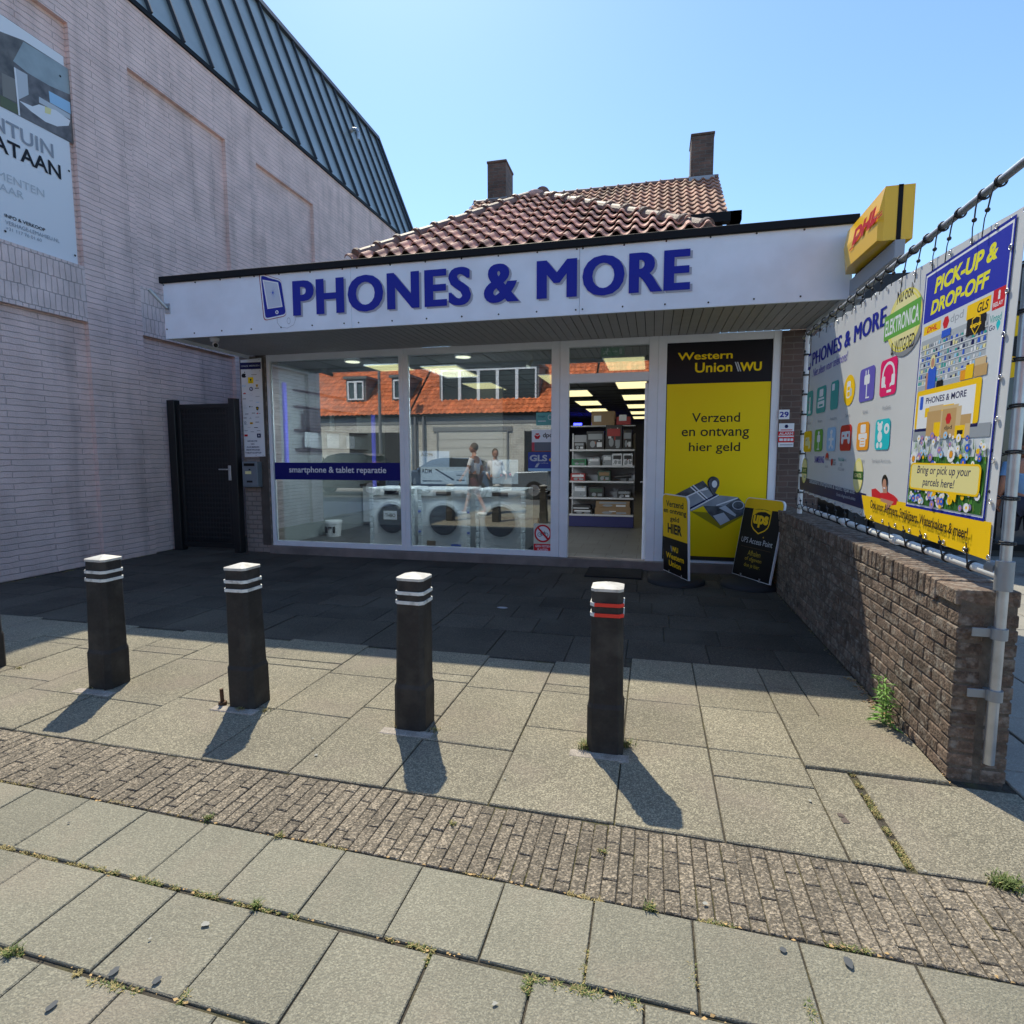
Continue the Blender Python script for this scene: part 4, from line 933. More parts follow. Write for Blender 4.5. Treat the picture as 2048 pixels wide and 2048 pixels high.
def caption(I, s, y=None):
    u0, v0, u1, v1 = I; um = (u0+u1)/2; w = .03*len(s)/2*.55; pr.text_uv(s, um-w, v0-.085, um+w, v0-.06, M_GREYP, .0)
BRN = mat('screen_teal', (.04, .28, .26), .5)
# icon rows: heights from the nearest (right-most) icon keep the row level
def rowbox(px0, px1, vlo, vhi): return bpx(*b8(px0, 900))[0], bpx(*b8(px1, 900))[0], vlo, vhi
r1 = (bpx(*b8(1030, 1015))[1], bpx(*b8(1060, 685))[1]); r2 = (bpx(*b8(975, 1490))[1], bpx(*b8(1000, 1220))[1])
ICO = [(335, 385, M_TEAL, 'Telefoons'), (418, 500, M_TEAL, 'Printers'), (540, 608, M_TEAL, 'Accessoires'), (652, 750, M_YEL2, 'Cameras'), (790, 920, M_PURP, 'Kabels'), (968, 1112, M_PINK, 'Headsets')]
IC2 = [(302, 370, M_YEL2, 'Audio'), (395, 466, M_GRN, 'Verlichting'), (504, 580, M_LBL, 'Keukenapparatuur'), (620, 718, M_RED, 'Gaming'), (766, 872, M_ORG, 'Printers'), (926, 1055, M_CYAN, 'Speelgoed & seizoen')]
for k, (x0, x1, m, cp) in enumerate(ICO):
    u0, u1 = bpx(*b8(x0, 900))[0], bpx(*b8(x1, 900))[0]
    if k == 3: pr.disc_uv((u0+u1)/2, sum(r1)/2, (u1-u0)/2, (r1[1]-r1[0])/2, m)
    else: pr.rrect_uv(u0, r1[0], u1, r1[1], .035, m)
    I = (u0, r1[0], u1, r1[1]); caption(I, cp)
    if k == 0: part(I, .42, .2, .6, .75); part(I, .3, .08, .7, .2)
    if k == 1: part(I, .2, .5, .8, .58); part(I, .15, .2, .85, .45); part(I, .3, .62, .7, .9); part(I, .3, .25, .7, .33, M_TEAL)
    if k == 2: part(I, .15, .68, .5, .92)
    if k == 3: part(I, .3, .25, .62, .8); part(I, .55, .3, .75, .55, M_LGREYP); part(I, .35, .3, .58, .45, M_YEL2); part(I, .35, .5, .58, .62, M_YEL2)
    if k == 4: part(I, .38, .78, .44, .92); part(I, .54, .78, .6, .92); part(I, .32, .5, .68, .78); part(I, .47, .12, .53, .5); part(I, .45, .08, .7, .12)
    if k == 5:
        pr.ring_uv((u0+u1)/2, r1[0]+(r1[1]-r1[0])*.56, (u1-u0)*.38, (r1[1]-r1[0])*.36, M_WHITEP, .22); part(I, .1, .25, .32, .55); part(I, .7, .25, .9, .55); part(I, .38, .2, .62, .55, M_PINK); part(I, .45, .08, .72, .15)
for k, (x0, x1, m, cp) in enumerate(IC2):
    u0, u1 = bpx(*b8(x0, 1350))[0], bpx(*b8(x1, 1350))[0]
    pr.rrect_uv(u0, r2[0], u1, r2[1], .035, m); I = (u0, r2[0], u1, r2[1]); caption(I, cp)
    if k == 0: part(I, .2, .3, .7, .7, M_KHAKI); part(I, .6, .15, .85, .5, M_KHAKI)
    if k == 1: part(I, .4, .75, .62, .92, shape='d'); part(I, .32, .42, .7, .75); part(I, .47, .1, .55, .42); part(I, .35, .08, .65, .13)
    if k == 2: part(I, .35, .7, .65, .9, shape='d'); part(I, .4, .2, .6, .7); part(I, .2, .45, .8, .55); part(I, .25, .1, .42, .25, shape='d'); part(I, .58, .1, .75, .25, shape='d')
    if k == 3: part(I, .12, .45, .88, .75); part(I, .1, .25, .32, .6, shape='d'); part(I, .68, .25, .9, .6, shape='d'); part(I, .22, .55, .38, .62, M_RED); part(I, .62, .52, .76, .66, M_RED, shape='d')
    if k == 4: part(I, .3, .62, .72, .92); part(I, .15, .38, .85, .6); part(I, .28, .12, .74, .5); part(I, .35, .4, .66, .43, M_ORG); part(I, .35, .3, .66, .33, M_ORG); part(I, .35, .2, .66, .23, M_ORG)
    if k == 5: part(I, .15, .6, .48, .88, shape='d'); part(I, .18, .25, .5, .62, shape='d'); part(I, .12, .05, .3, .25, shape='d'); part(I, .36, .05, .54, .25, shape='d'); part(I, .6, .5, .95, .85, shape='d'); part(I, .7, .6, .84, .74, M_CYAN, shape='d'); part(I, .12, .82, .24, .94, shape='d'); part(I, .38, .82, .5, .94, shape='d')
# round badge
def badge(u, v, ru, rv, big=True):
    if big: pr.disc_uv(u+.03, v-.03, ru, rv, mat('badge_edge_print', (.25, .26, .28), .5), 32)
    pr.disc_uv(u, v, ru, rv, M_YEL2 if 0 else mat('badge_yellow', (.80, .70, .10), .45), 32); pr.ring_uv(u, v, ru*.95, rv*.95, M_KHAKI, .06, 32)
    pr.disc_uv(u, v, ru*.84, rv*.84, M_KHAKI, 32)
a, c = bpx(*b8(1020, 400)), bpx(*b8(1340, 250)); um = (a[0]+c[0])/2+.02
vT, vB = bpx(*b8(1250, 45))[1], bpx(*b8(1110, 650))[1]; badge(um, (vT+vB)/2, (c[0]-a[0])*.47, (vT-vB)/2)
bu0, bu1 = a[0]-.02, c[0]-.015; vm = (vT+vB)/2
pr.uv([(bu0, vm-.07), (bu1, vm-.07), (bu1, vm+.085), (bu0, vm+.085)], M_GRN)
pr.text_uv('ELEKTRONICA', bu0+.02, vm-.045, bu1-.02, vm+.055, M_WHITEP, .02); pr.text_uv('Nu ook', um-.12, vm+.12, um+.12, vm+.20, M_BLKP, .01); pr.text_uv('& WITGOED', um-.17, vm-.18, um+.17, vm-.10, M_BLKP, .01)
# lower left brand line and navy strip
a, c = bpx(*b8(390, 1650)), bpx(*b8(470, 1690)); pr.text_uv('SAMSUNG', a[0], 1.44, c[0], 1.50, M_PURP, .02)
u = bpx(*b8(498, 1640))[0]
for k in range(6):
    a_ = R(30+k*24); pr.disc_uv(u+.035*math.cos(a_), 1.475+.035*math.sin(a_), .014, .022, M_RED, 8)
pr.text_uv('HUAWEI', u-.04, 1.40, u+.04, 1.42, M_GREYP); u = bpx(*b8(542, 1650))[0]; pr.disc_uv(u, 1.45, .025, .03, M_RED); pr.text_uv('LG', u+.035, 1.425, u+.10, 1.475, M_GREYP, .02)
u = bpx(*b8(600, 1650))[0]; pr.text_uv('Nokia', u, 1.46, u+.14, 1.49, M_TEAL, 0); pr.text_uv('OPPO', u+.04, 1.42, u+.1, 1.445, M_GREYP, 0); pr.text_uv('HTC & meer', u, 1.385, u+.16, 1.41, M_GREYP, 0)
uE = bpx(1722, 1020)[0]; v_a, v_b = 1.185, 1.335
pr.poly([z5(322, 492), z5(752, 606), z5(728, 702), z5(322, 575)], M_NAVY2)
a, c = BP.at(*z5(385, 543)), BP.at(*z5(675, 618)); pr.text_uv('Betaalbare smartphone & tablet reparatie', a[0], a[1], c[0], a[1]+.058, M_LGREYP, .01, tilt=c[1]-a[1]); a, c = BP.at(*z5(558, 622)), BP.at(*z5(680, 655)); pr.text_uv('Gratis diagnose & advies', a[0], a[1], c[0], a[1]+.032, M_LGREYP, .0, tilt=c[1]-a[1])
for u_ in (bpx(*b8(300, 1750))[0], bpx(1717, 960)[0]-.01):
    badge(u_, 1.36, .10, .125, False); pr.uv([(u_-.10, 1.33), (u_+.10, 1.33), (u_+.10, 1.39), (u_-.10, 1.39)], M_DGRN); pr.text_uv('GRATIS', u_-.07, 1.345, u_+.07, 1.375, M_KHAKI, .01)
# lower right amber strip with slab lettering
yv = 1.315
pr.uv([BP.at(*z5(*q)) for q in ((722, 612), (1010, 662), (1528, 783))]+[(uR-.002, BP.at(*z5(1528, 783))[1]), (uR-.002, BP.at(*z5(1526, 1030))[1])]+[BP.at(*z5(*q)) for q in ((905, 818), (745, 762))], M_YEL2)
pr.poly([bp(728, 232), bp(760, 225), bp(800, 262), bp(850, 250), bp(905, 280), bp(935, 310), bp(925, 355), bp(890, 360), bp(850, 320), bp(730, 290)], M_RED)
pr.poly([bp(815, 195), bp(852, 205), bp(850, 262), bp(820, 262)], M_SKIN); pr.disc(bp(806, 225), bp(858, 118), M_BLKP); pr.disc(bp(812, 240), bp(848, 150), M_SKIN); pr.poly([bp(800, 300), bp(905, 330), bp(860, 395), bp(835, 400), bp(850, 345), bp(800, 325)], M_SKIN); pr.rect(bp(822, 225), bp(838, 218), M_WHITEP)
pr.build('artwork', bn); w_last = pr.w; pr = Print(BP, .0015, .000012); pr.w = w_last+.0002
fr0 = (bpx(*z4(1165, 700))[0]+0, bpx(1838, 1000)[0])
uA, uB = bpx(1813, 1004)[0], bpx(*z5(1512, 770))[0]
vTop = BP.at(*z4(1740, 402))[1]; vBot = BP.at(*z5(1505, 782))[1]; print('BAN', uA, uB, vTop, vBot, BP.at(*z4(1180, 718)), BP.at(*z5(1010, 660)))
pr.uv([(uA, vBot), (uB, vBot), (uB, vTop), (uA, vTop)], M_NAVY); pr.uv([(uA+.012, vBot+.014), (uB-.012, vBot+.014), (uB-.012, vTop-.014), (uA+.012, vTop-.014)], M_WHITEP)
iu0, iu1 = uA+.022, uB-.022; wI = iu1-iu0; hI = vTop-vBot-.05; VM = ((-1, -1), (0, 0), (.068, .065), (.145, .185), (.2, .285), (.245, .335), (.435, .505), (.725, .725), (1, 1), (2, 2))
def V(t):
    for (a0, a1), (c0, c1) in zip(VM, VM[1:]):
        if t <= c0: return vBot+.025+hI*(a1+(c1-a1)*(t-a0)/(c0-a0))
U = lambda s_: iu0+wI*s_
def R_(x0, y0, x1, y1, m, r=0):
    if r: pr.rrect_uv(U(x0), V(y0), U(x1), V(y1), r, m)
    else: pr.uv([(U(x0), V(y0)), (U(x1), V(y0)), (U(x1), V(y1)), (U(x0), V(y1))], m)
def T_(s_, x0, y0, x1, y1, m, bold=.01, shear=0): pr.text_uv(s_, U(x0), V(y0), U(x1), V(y1), m, bold, shear)
R_(0, .80, 1, 1, mat('royal_print', C(42, 52, 170), .45))
T_('PICK-UP &', .13, .91, .88, .975, mat('lemon_print', (.80, .76, .03), .45), .04, .15); T_('DROP-OFF', .10, .825, .82, .885, mat('lemon_print', ()), .04, .15)
R_(0, .0, 1, .80, M_LGREYP if 0 else mat('poster_white', (.62, .66, .70), .45))
R_(.02, .748, .27, .785, M_YEL2); T_('DHL', .07, .755, .22, .778, M_RED, .03, .2)
pr.disc_uv(U(.34), V(.765), .034, .034, M_RED, 6); T_('dpd', .40, .745, .56, .785, M_GREYP, .0)
R_(.60, .735, .86, .79, M_YEL2); T_('GLS', .72, .745, .84, .78, M_BLKP, .02, .2); R_(.88, .73, 1.0, .80, M_RED); T_('RELAY', .89, .74, .985, .755, M_WHITEP, .02); pr.disc_uv(U(.94), V(.785), .008, .01, M_WHITEP, 10); R_(.93, .762, .95, .778, M_WHITEP)
T_('Vinted', .87, .675, .985, .71, M_TEAL, .01); T_('Go', .87, .64, .93, .665, M_NAVY2, .01); pr.disc_uv(U(.96), V(.66), .016, .016, M_CYAN, 12); pr.uv([(U(.94), V(.655)), (U(.98), V(.655)), (U(.96), V(.63))], M_CYAN)
# shop picture: shelves of goods, clerk, counter, parcels
rs = random.getstate(); random.seed(11)
R_(0, .38, .86, .725, mat('shelf_photo', (.40, .44, .48), .45))
GOODS = [M_WHITEP, M_LBL, M_BLUE, M_GREYP, M_KHAKI, M_LGREYP, M_NAVY2, M_TEAL]
for r_ in range(7):
    yb = .47+r_*.034
    for k in range(26):
        x0 = .0+k*.033; hgt = random.uniform(.010, .026)
        if random.random() < .88: R_(x0+.003, yb, x0+random.uniform(.018, .031), yb+hgt, random.choice(GOODS))
    R_(0, yb-.006, .86, yb-.002, M_WHITEP)
R_(.30, .70, .42, .735, M_BLUE)
R_(.62, .655, .83, .735, M_BLKP); 
def shield_uv(cx, cy, s_, m): pr.uv([(cx-s_*.8, cy+s_*.8), (cx, cy+s_), (cx+s_*.8, cy+s_*.8), (cx+s_*.8, cy-.2*s_), (cx, cy-s_), (cx-s_*.8, cy-.2*s_)], m)
shield_uv(U(.725), V(.695), .045, M_YEL2); shield_uv(U(.725), V(.695), .038, M_BLKP); T_('ups', .665, .683, .785, .705, M_YEL2, .04)
R_(.15, .435, .27, .555, M_BLUE, .015); pr.disc_uv(U(.21), V(.585), .028, .038, M_KHAKI, 14); pr.disc_uv(U(.21), V(.58), .02, .026, M_SKIN, 14); R_(.125, .43, .155, .53, M_SKIN)
R_(.29, .435, .38, .47, M_BLKP); R_(.30, .47, .36, .485, M_GREYP)
R_(.60, .44, .66, .49, M_ORG); R_(.66, .44, .75, .51, M_YEL2); R_(.76, .44, .90, .495, M_CARD); R_(.76, .495, .88, .53, M_CARD2)
R_(.01, .245, .86, .435, M_YEL2, .02); R_(.045, .245, .80, .41, M_WHITEP); T_('PHONES & MORE', .16, .365, .70, .395, M_NAVY2, .02); R_(.07, .34, .12, .405, M_BLUE, .01)
R_(0, .20, 1, .245, mat('floor_grey_print', (.30, .33, .37), .5)); R_(.02, .235, .86, .247, M_NAVY2)
R_(.16, .30, .56, .345, M_YEL2)
R_(.20, .215, .40, .325, M_CARD); R_(.40, .215, .44, .32, M_CARD2); R_(.22, .325, .42, .35, M_CARD2); R_(.31, .21, .40, .27, M_YEL2)
R_(.42, .205, .60, .325, M_CARD); R_(.60, .205, .66, .33, M_CARD2); R_(.42, .325, .62, .34, M_CARD2); pr.disc_uv(U(.505), V(.28), .03, .03, M_RED, 6); T_('dpd', .46, .23, .56, .25, M_BLKP, .01)
R_(.66, .215, .78, .29, M_CARD); R_(.60, .20, .72, .245, M_YEL2); R_(.72, .2, .78, .25, M_CARD2); R_(.63, .213, .70, .228, M_BLKP)
# flower meadow
R_(0, 0, 1, .16, M_DGRN)
for k in range(260):
    x, y = random.random(), random.uniform(.0, .185); h_ = random.uniform(.012, .035)
    pr.uv([(U(min(x, .985)), V(y)), (U(min(x+.012, .995)), V(y)), (U(min(max(x+random.uniform(-.015, .02), .005), .995)), V(min(y+h_, .21)))], random.choice([M_GRN, M_DGRN, M_GRN, mat('olive_print', (.20, .25, .05), .5)])); pass
for k in range(95):
    x, y = random.uniform(.03, .97), random.choice([random.uniform(.14, .215), random.uniform(.01, .075)]); s_ = random.uniform(.011, .026)
    m = random.choice([M_WHITEP, M_WHITEP, M_BLUE, M_YEL2, M_LBL, mat('lilac_print', (.32, .22, .5), .5), M_WHITEP])
    pr.disc_uv(U(x), V(y), s_, s_*.9, m, 9); pr.disc_uv(U(x), V(y), s_*.35, s_*.35, M_YEL2 if m == M_WHITEP else M_ORG, 7)
for x, y in ((.06, .155), (.60, .165)):
    for a_ in range(12): pr.disc_uv(U(x)+.03*math.cos(a_*.524), V(y)+.03*math.sin(a_*.524), .011, .011, M_WHITEP, 8); pr.disc_uv(U(x), V(y), .017, .017, M_ORG, 12)
R_(.03, .068, .97, .145, M_YEL2, .03); pr.uv([(U(.56), V(.075)), (U(.72), V(.075)), (U(.71), V(.035))], M_YEL2); R_(.05, .073, .95, .140, mat('cream_print', (.78, .70, .30), .5), .02)
T_('Bring or pick up your', .14, .108, .86, .137, M_NAVY2, .01, .15); T_('parcels here!', .24, .075, .68, .104, M_NAVY2, .01, .15)
random.setstate(rs)
pp = pr.build('poster_print', bn)
for v in pp.data.vertices: v.co.y -= .05*(v.co.z+parent_loc(bn).z-1.2)
pr = Print(BP, pr.w+.0003, .00003)
a = BP.at(*z5(785, 712)); a1 = BP.at(*z5(785, 688)); c = BP.at(*z5(1418, 925)); pr.text_uv('Ook voor Airfryers, Strijkijzers, Waterkokers & meer!', a[0], a[1], c[0], a[1]+.075, M_BLKP, .02, tilt=c[1]-a[1])
pr.build('strip_lettering', bn)
# eyelets
EYE = mat('eyelet_metal', (.7, .7, .7), .25, metal=.9)
for k in range(0, n*2+1, 2):
    for u, v in (tops[k], bots[k]):
        sgn = -1 if v > 2 else 1; B().torus(BP.p(u, v+sgn*.022, .006), (1, 0, 0), .010, .003, 12, 5).build('eyelet', EYE, bn)
for k in range(1, 8):
    for u in (uL+.02, uR-.02): B().torus(BP.p(u, 1.12+k*.18, .006), (1, 0, 0), .010, .003, 12, 5).build('eyelet', EYE, bn)
ORD = ['first', 'second', 'third', 'fourth', 'fifth', 'sixth', 'seventh', 'eighth', 'ninth', 'tenth', 'eleventh', 'twelfth', 'thirteenth', 'fourteenth', 'fifteenth', 'sixteenth', 'seventeenth']
# elastic ties
def make_tie(kind, ln=1.0):
    t = thing('elastic_tie', '', 'tie')
    b = B(); b.torus((0, 0, 0), (0, 1, 0), .0235, .0042, 14, 6); b.torus((0, .008, 0), (.1, 1, 0), .0235, .0040, 14, 6)
    d = -ln if kind == 'top' else 1
    b.tube([(-.028, 0, d*.008), (-.036, .004, d*.045), (-.038, .012, d*.078)], .0035, 6)
    b.tube([(-.038, .012, d*.078), (-.042, .02, d*.10), (-.046, .018, d*(.155 if kind == 'top' else .11))], .0025, 6); b.build('cord', M_RUB, t)
    b = B(); b.ball((-.038, .012, d*.078), .011, n=10, m=7); b.build('toggle', M_RUB, t)
    return t
ty = [3.04, 3.17, 3.38, 3.55, 3.72, 3.90, 4.07, 4.25, 4.42, 4.60, 4.79, 4.99, 5.22, 5.45, 5.68, 5.95, 6.2]
tt = make_tie('top'); tlong = make_tie('top', 1.5); tb = make_tie('bottom')
for i, y in enumerate(ty):
    o = tlong if i == 0 else tt if i == 6 else copy_tree(tlong if i < 6 else tt); o.location = (BX-.015, y*1.03, 2.725); o.rotation_euler = (R(random.uniform(-12, 12)), 0, R(random.uniform(-6, 6)))
    o['label'] = 'black elastic tie looped over the upper rail, %s counted from the near post' % ORD[i]; o['group'] = 'elastic ties along the upper rail'
ty = [3.06, 3.3, 3.52, 3.74, 3.96, 4.16, 4.36, 4.58, 4.8, 5.02, 5.24, 5.46, 5.68, 5.9, 6.12, 6.32]
for i, y in enumerate(ty):
    o = tb if i == 0 else copy_tree(tb); o.location = (BX-.012, y*1.02, .98); o.rotation_euler = (R(random.uniform(-25, 25)), 0, R(random.uniform(-6, 6)))
    o['label'] = 'black elastic tie looped round the lower rail, %s counted from the near post' % ORD[i]; o['group'] = 'elastic ties along the lower rail'
def make_side():
    t = thing('elastic_tie', '', 'tie')
    b = B(); b.torus((0, 0, 0), (0, 0, 1), .029, .0040, 14, 6); b.torus((0, 0, .009), (.05, 0, 1), .029, .0040, 14, 6)
    b.tube([(-.02, .02, 0), (-.035, .06, .02), (-.04, .10, .03)], .003, 6); b.tube([(-.02, .02, 0), (-.03, .05, -.005), (-.04, .10, .028)], .003, 6); b.build('cord', M_RUB, t)
    b = B(); b.ball((-.037, .075, .025), .011, n=10, m=7); b.build('toggle', mat('toggle_black', (.03, .03, .03), .3), t); return t
ts = make_side()
for i in range(8):
    o = ts if i == 0 else copy_tree(ts); o.location = (BX, 2.90, 1.12+i*.195); o.rotation_euler = (R(random.uniform(-10, 10)), 0, 0)
    o['label'] = 'black elastic tie wound round the near steel post, %s from the bottom' % ORD[i]; o['group'] = 'elastic ties up the near post'
for i in range(8):
    o = copy_tree(ts); o.location = (BX, 6.50, 1.12+i*.2); o.rotation_euler = (R(random.uniform(-10, 10)), 0, R(180)); o.scale = (-1, 1, 1) 
    o['label'] = 'black elastic tie wound round the far white post, %s from the bottom' % ORD[i]; o['group'] = 'elastic ties up the far post'

# ---------------------------------------------------------------- projecting courier light box
lx = thing('light_box_sign', 'yellow courier light box projecting from the right end of the fascia', 'sign', (1.8, 5.7, 3.3))
YB = mat("lightbox_yellow", (.92, .53, .004), .3, coat=.3); 
b = B(); y0, y1, zb_, zt_ = 5.2, 6.13, 3.17, 3.575; x0, x1 = 1.70, 1.905; xm = 1.66
# left face folded along a diagonal, like the moulded box
vs = [(x0, y0, zb_), (x0, y0, zt_), (x0+.01, y1, zb_+.02), (x0+.01, y1, zt_), (x1, y0, zb_), (x1, y0, zt_), (x1, y1, zb_+.02), (x1, y1, zt_), (xm, y1-.22, zb_+.02), (xm+.005, y0+.02, zb_+.01), (xm-.0, y1-.09, zt_-.18), (xm+.005, y0+.02, (zb_+zt_)/2-.0)]
b.add(vs, [(0, 9, 8, 2), (2, 8, 10), (2, 10, 3), (3, 10, 11, 1), (8, 9, 11, 10), (0, 1, 11, 9), (1, 5, 7, 3), (4, 6, 7, 5), (0, 4, 5, 1), (0, 2, 6, 4), (3, 7, 6, 2)]); b.build('housing', YB, lx)
b = B(); xc = (x0+x1)/2-.012; b.box(xc, xc+.032, y0-.004, y1, zt_-.01, zt_+.004); b.box(xc, xc+.032, y0-.004, y0+.01, zb_-.004, zt_+.004); b.box(xc, xc+.032, y0, y1, zb_-.012, zb_+.012); b.build('seam_strip', M_BLK, lx)
Pd = Plane((xm, 0, 0), (0, -1, 0), (0, 0, 1)); pr = Print(Pd, .006, .0004)
# lettering follows the upper half of the face
vt_ = zt_-.04
def dl(u0, v0, u1, v1, m=M_RED, sh_=.0):
    pr.uv([(u0, v0), (u1, v0), (u1+sh_, v1), (u0+sh_, v1)], m)
ua, ub = -5.80, -5.20; vb_, vt_ = 3.333, 3.448; L3 = (ub-ua)/3.0
pr.text_uv('DHL', ua, vb_, ub, vt_, M_RED, .06, .35)
pr.uv([(ua-.06, vb_-.02), (ua+.04, vb_-.02), (ua+.05, vb_-.008), (ua-.05, vb_-.008)], M_RED); pr.uv([(ub+.0, vb_), (ub+.1, vb_), (ub+.1, vb_+.012), (ub, vb_+.012)], M_RED); pr.uv([(ub+.0, vb_+.022), (ub+.1, vb_+.022), (ub+.1, vb_+.03), (ub, vb_+.03)], M_RED)
pr.build('lettering', lx)
b = B(); b.box(1.77, 1.84, 5.15, 6.2, 3.02, 3.155); b.box(1.77, 1.84, 6.0, 6.19, 2.93, 3.02); b.build('bracket', mat('bracket_grey', (.32, .34, .37), .5), lx, bevel=.003)
# ================================================================ INSIDE THE SHOP
LP = mat('light_panel', (1.0, .88, .45), .5, emis=.85)
def ceil_light(x, y, lab, w=.3, l=.62):
    t = thing('ceiling_light', lab, 'light', (x, y, 2.98), 'ceiling light panels in the shop')
    b = B(); b.box(x-w-.02, x+w+.02, y-l-.02, y+l+.02, 2.972, 2.99); b.build('frame', M_WHT, t)
    b = B(); b.box(x-w, x+w, y-l, y+l, 2.966, 2.972); b.build('diffuser', LP, t)
names = ['first', 'second', 'third', 'fourth', 'fifth', 'sixth']
for i, y in enumerate((9.54, 12.3, 14.95, 17.57, 20.2, 22.7)): ceil_light(-.46, y, 'glowing ceiling panel above the shop doorway, %s from the glass in the right row' % names[i])
for i, y in enumerate((11.1, 13.69, 16.23, 18.79, 21.3)): ceil_light(-1.77, y, 'glowing ceiling panel in the row over the shelf rack, %s from the glass' % names[i])
for i, y in enumerate((9.66, 11.9)): ceil_light(-3.46 if i == 0 else -3.5, y, 'glowing ceiling panel behind the right shop window, %s one' % ('near', 'far')[i])
ceil_light(-4.3, 9.0, 'glowing ceiling panel seen between both shop windows', .3, .3)
NB = mat('blue_neon', (.04, .05, 1.0), .5, emis=5)
for i, (x0, x1, lab) in enumerate(((-1.62, -1.45, 'short blue neon strip glowing deep inside at the left of the doorway'), (-1.25, -1.0, 'short blue neon strip glowing over the shelf rack'), (.45, .95, 'long blue neon strip glowing deep inside near the open door'))):
    tag(B().box(x0*1.75, x1*1.75, 21.0, 21.05, 2.62, 2.70).build('neon_strip', NB), lab, 'light')
tag(B().box(-5.99, -5.955, 8.45, 8.52, .0+1.35, 2.72).build('led_profile', mat('led_violet', (.16, .17, .80), .5, emis=.2)), 'tall violet led strip on the inner wall behind the left window', 'light')
tag(B().box(-5.66, -5.60, 10.9, 10.96, .1, 2.35).build('led_profile', mat('led_violet', ())), 'violet led strip on a column behind the left window', 'light')
def lamp(x, y, w_=30):
    l_ = bpy.data.objects.new('ceiling_lamp', bpy.data.lights.new('ceiling_lamp', 'AREA')); COL.objects.link(l_); l_.location = (x, y, 2.95); l_.data.shape = 'RECTANGLE'; l_.data.size = .6; l_.data.size_y = 1.2
    l_.data.energy = w_; l_.data.color = (.95, .97, 1)
lamp(-3.46, 9.66, 22)
for x_, lab in ((-4.55, 'small lit downlight at the top of the left shop window'), (-2.75, 'small added downlight brightening the machines in the right shop window')):
    t = thing('downlight', lab, 'light', (x_, 8.2, 2.96)); b = B(); b.cyl((x_, 8.2, 3.0), (x_, 8.2, 2.955), .13, n=20); b.build('rim', M_WHT, t); b = B(); b.cyl((x_, 8.2, 2.955), (x_, 8.2, 2.95), .11, n=20); b.build('lens', mat('downlight_glow', (1, .93, .7), .5, emis=1.6), t)
    l_ = bpy.data.objects.new('downlight_lamp', bpy.data.lights.new('downlight_lamp', 'AREA')); COL.objects.link(l_); l_.location = (x_, 8.05, 2.9); l_.rotation_euler = (R(14), 0, 0); l_.data.size = .25; l_.data.energy = 42; l_.data.color = (.82, .92, 1)  # right downlight is added; both lamps brighten the machines behind the glass
# exit sign in the transom
P = PY(8.1); ex = thing('exit_sign', 'green emergency exit sign with running figure above the doorway', 'sign', (-.65, 8.1, 2.85))
P.o = Vector((0, 8.1, 0)); q0, q1 = P.at(*w6(312, 208)), P.at(*w6(500, 128))
EG = mat('exit_green', (.02, .16, .09), .4, emis=.15)
b = B(); b.box(q0[0], q1[0], 8.105, 8.14, q0[1], q1[1]); b.build('case', mat('exit_case', (.16, .28, .24), .4), ex)
b = B(); b.cyl(((q0[0]+q1[0])/2, 8.12, q1[1]), ((q0[0]+q1[0])/2, 8.12, 3.0), .01); b.build('hanger', M_WHT, ex)
pr = Print(P, .0, .0006); a, c = q0, q1; w_, h_ = c[0]-a[0], c[1]-a[1]
pr.uv([(a[0]+.05*w_, a[1]+.06*h_), (a[0]+.95*w_, a[1]+.06*h_), (a[0]+.95*w_, a[1]+.92*h_), (a[0]+.05*w_, a[1]+.92*h_)], EG)
def ex_(pts): pr.uv([(a[0]+x*w_, a[1]+y*h_) for x, y in pts], M_WHITEP)
pr.disc_uv(a[0]+.30*w_, a[1]+.78*h_, .014, .014, M_WHITEP, 10); ex_([(.22, .62), (.30, .68), (.34, .6), (.26, .38), (.2, .42)]); ex_([(.2, .42), (.27, .4), (.33, .2), (.28, .18)]); ex_([(.2, .46), (.25, .38), (.12, .22), (.08, .28)]); ex_([(.3, .66), (.34, .62), (.42, .56), (.40, .5)]); ex_([(.22, .62), (.24, .56), (.13, .50), (.12, .56)])
ex_([(.5, .47), (.66, .47), (.66, .53), (.5, .53)]); ex_([(.62, .36), (.72, .5), (.62, .64)]); ex_([(.78, .2), (.9, .2), (.9, .8), (.78, .8)])
pr.build('pictogram', ex)
# spotlight
sp = thing('spotlight', 'small silver spotlight under the ceiling of the right window', 'light', (-1.75, 8.4, 2.9)); b = B(); b.cyl((-1.75, 8.4, 3.0), (-1.75, 8.4, 2.9), .012); b.build('stem', M_STEEL, sp)
b = B(); b.cyl((-1.75, 8.4, 2.9), (-1.80, 8.32, 2.80), .02, .035, n=12); b.build('head', mat('spot_silver', (.7, .65, .5), .3, metal=.6), sp)

# shelf rack seen through the doorway
rk = thing('shelf_rack', 'grey shop shelf rack with navy plinth facing the doorway', 'shelf', (-1.0, 12.1, 0))
SH = mat('shelf_grey', (.42, .43, .45), .4); RX0, RX1, RY = -1.68, -.36, 11.9
b = B(); b.box(RX0, RX1, 12.30, 12.33, .2, 1.95); b.build('back_panel', mat('shelf_back', (.30, .31, .33), .6), rk)
b = B()
for x in (RX0, RX1-.03): b.box(x, x+.03, 12.27, 12.30, 0, 1.98)
for o_ in (b,): o_.build('upright', SH, rk)
b = B(); b.box(RX0, RX1, RY-.0, 12.3, .04, .26); b.build('plinth', mat('plinth_navy', (.015, .018, .09), .5), rk)
lv = [.28, .63, .97, 1.29, 1.62]
for z_ in lv:
    b = B(); b.box(RX0, RX1, RY, 12.3, z_-.012, z_+.012); b.box(RX0, RX1, RY-.012, RY, z_-.016, z_+.022); b.build('shelf', SH, rk, bevel=.002)
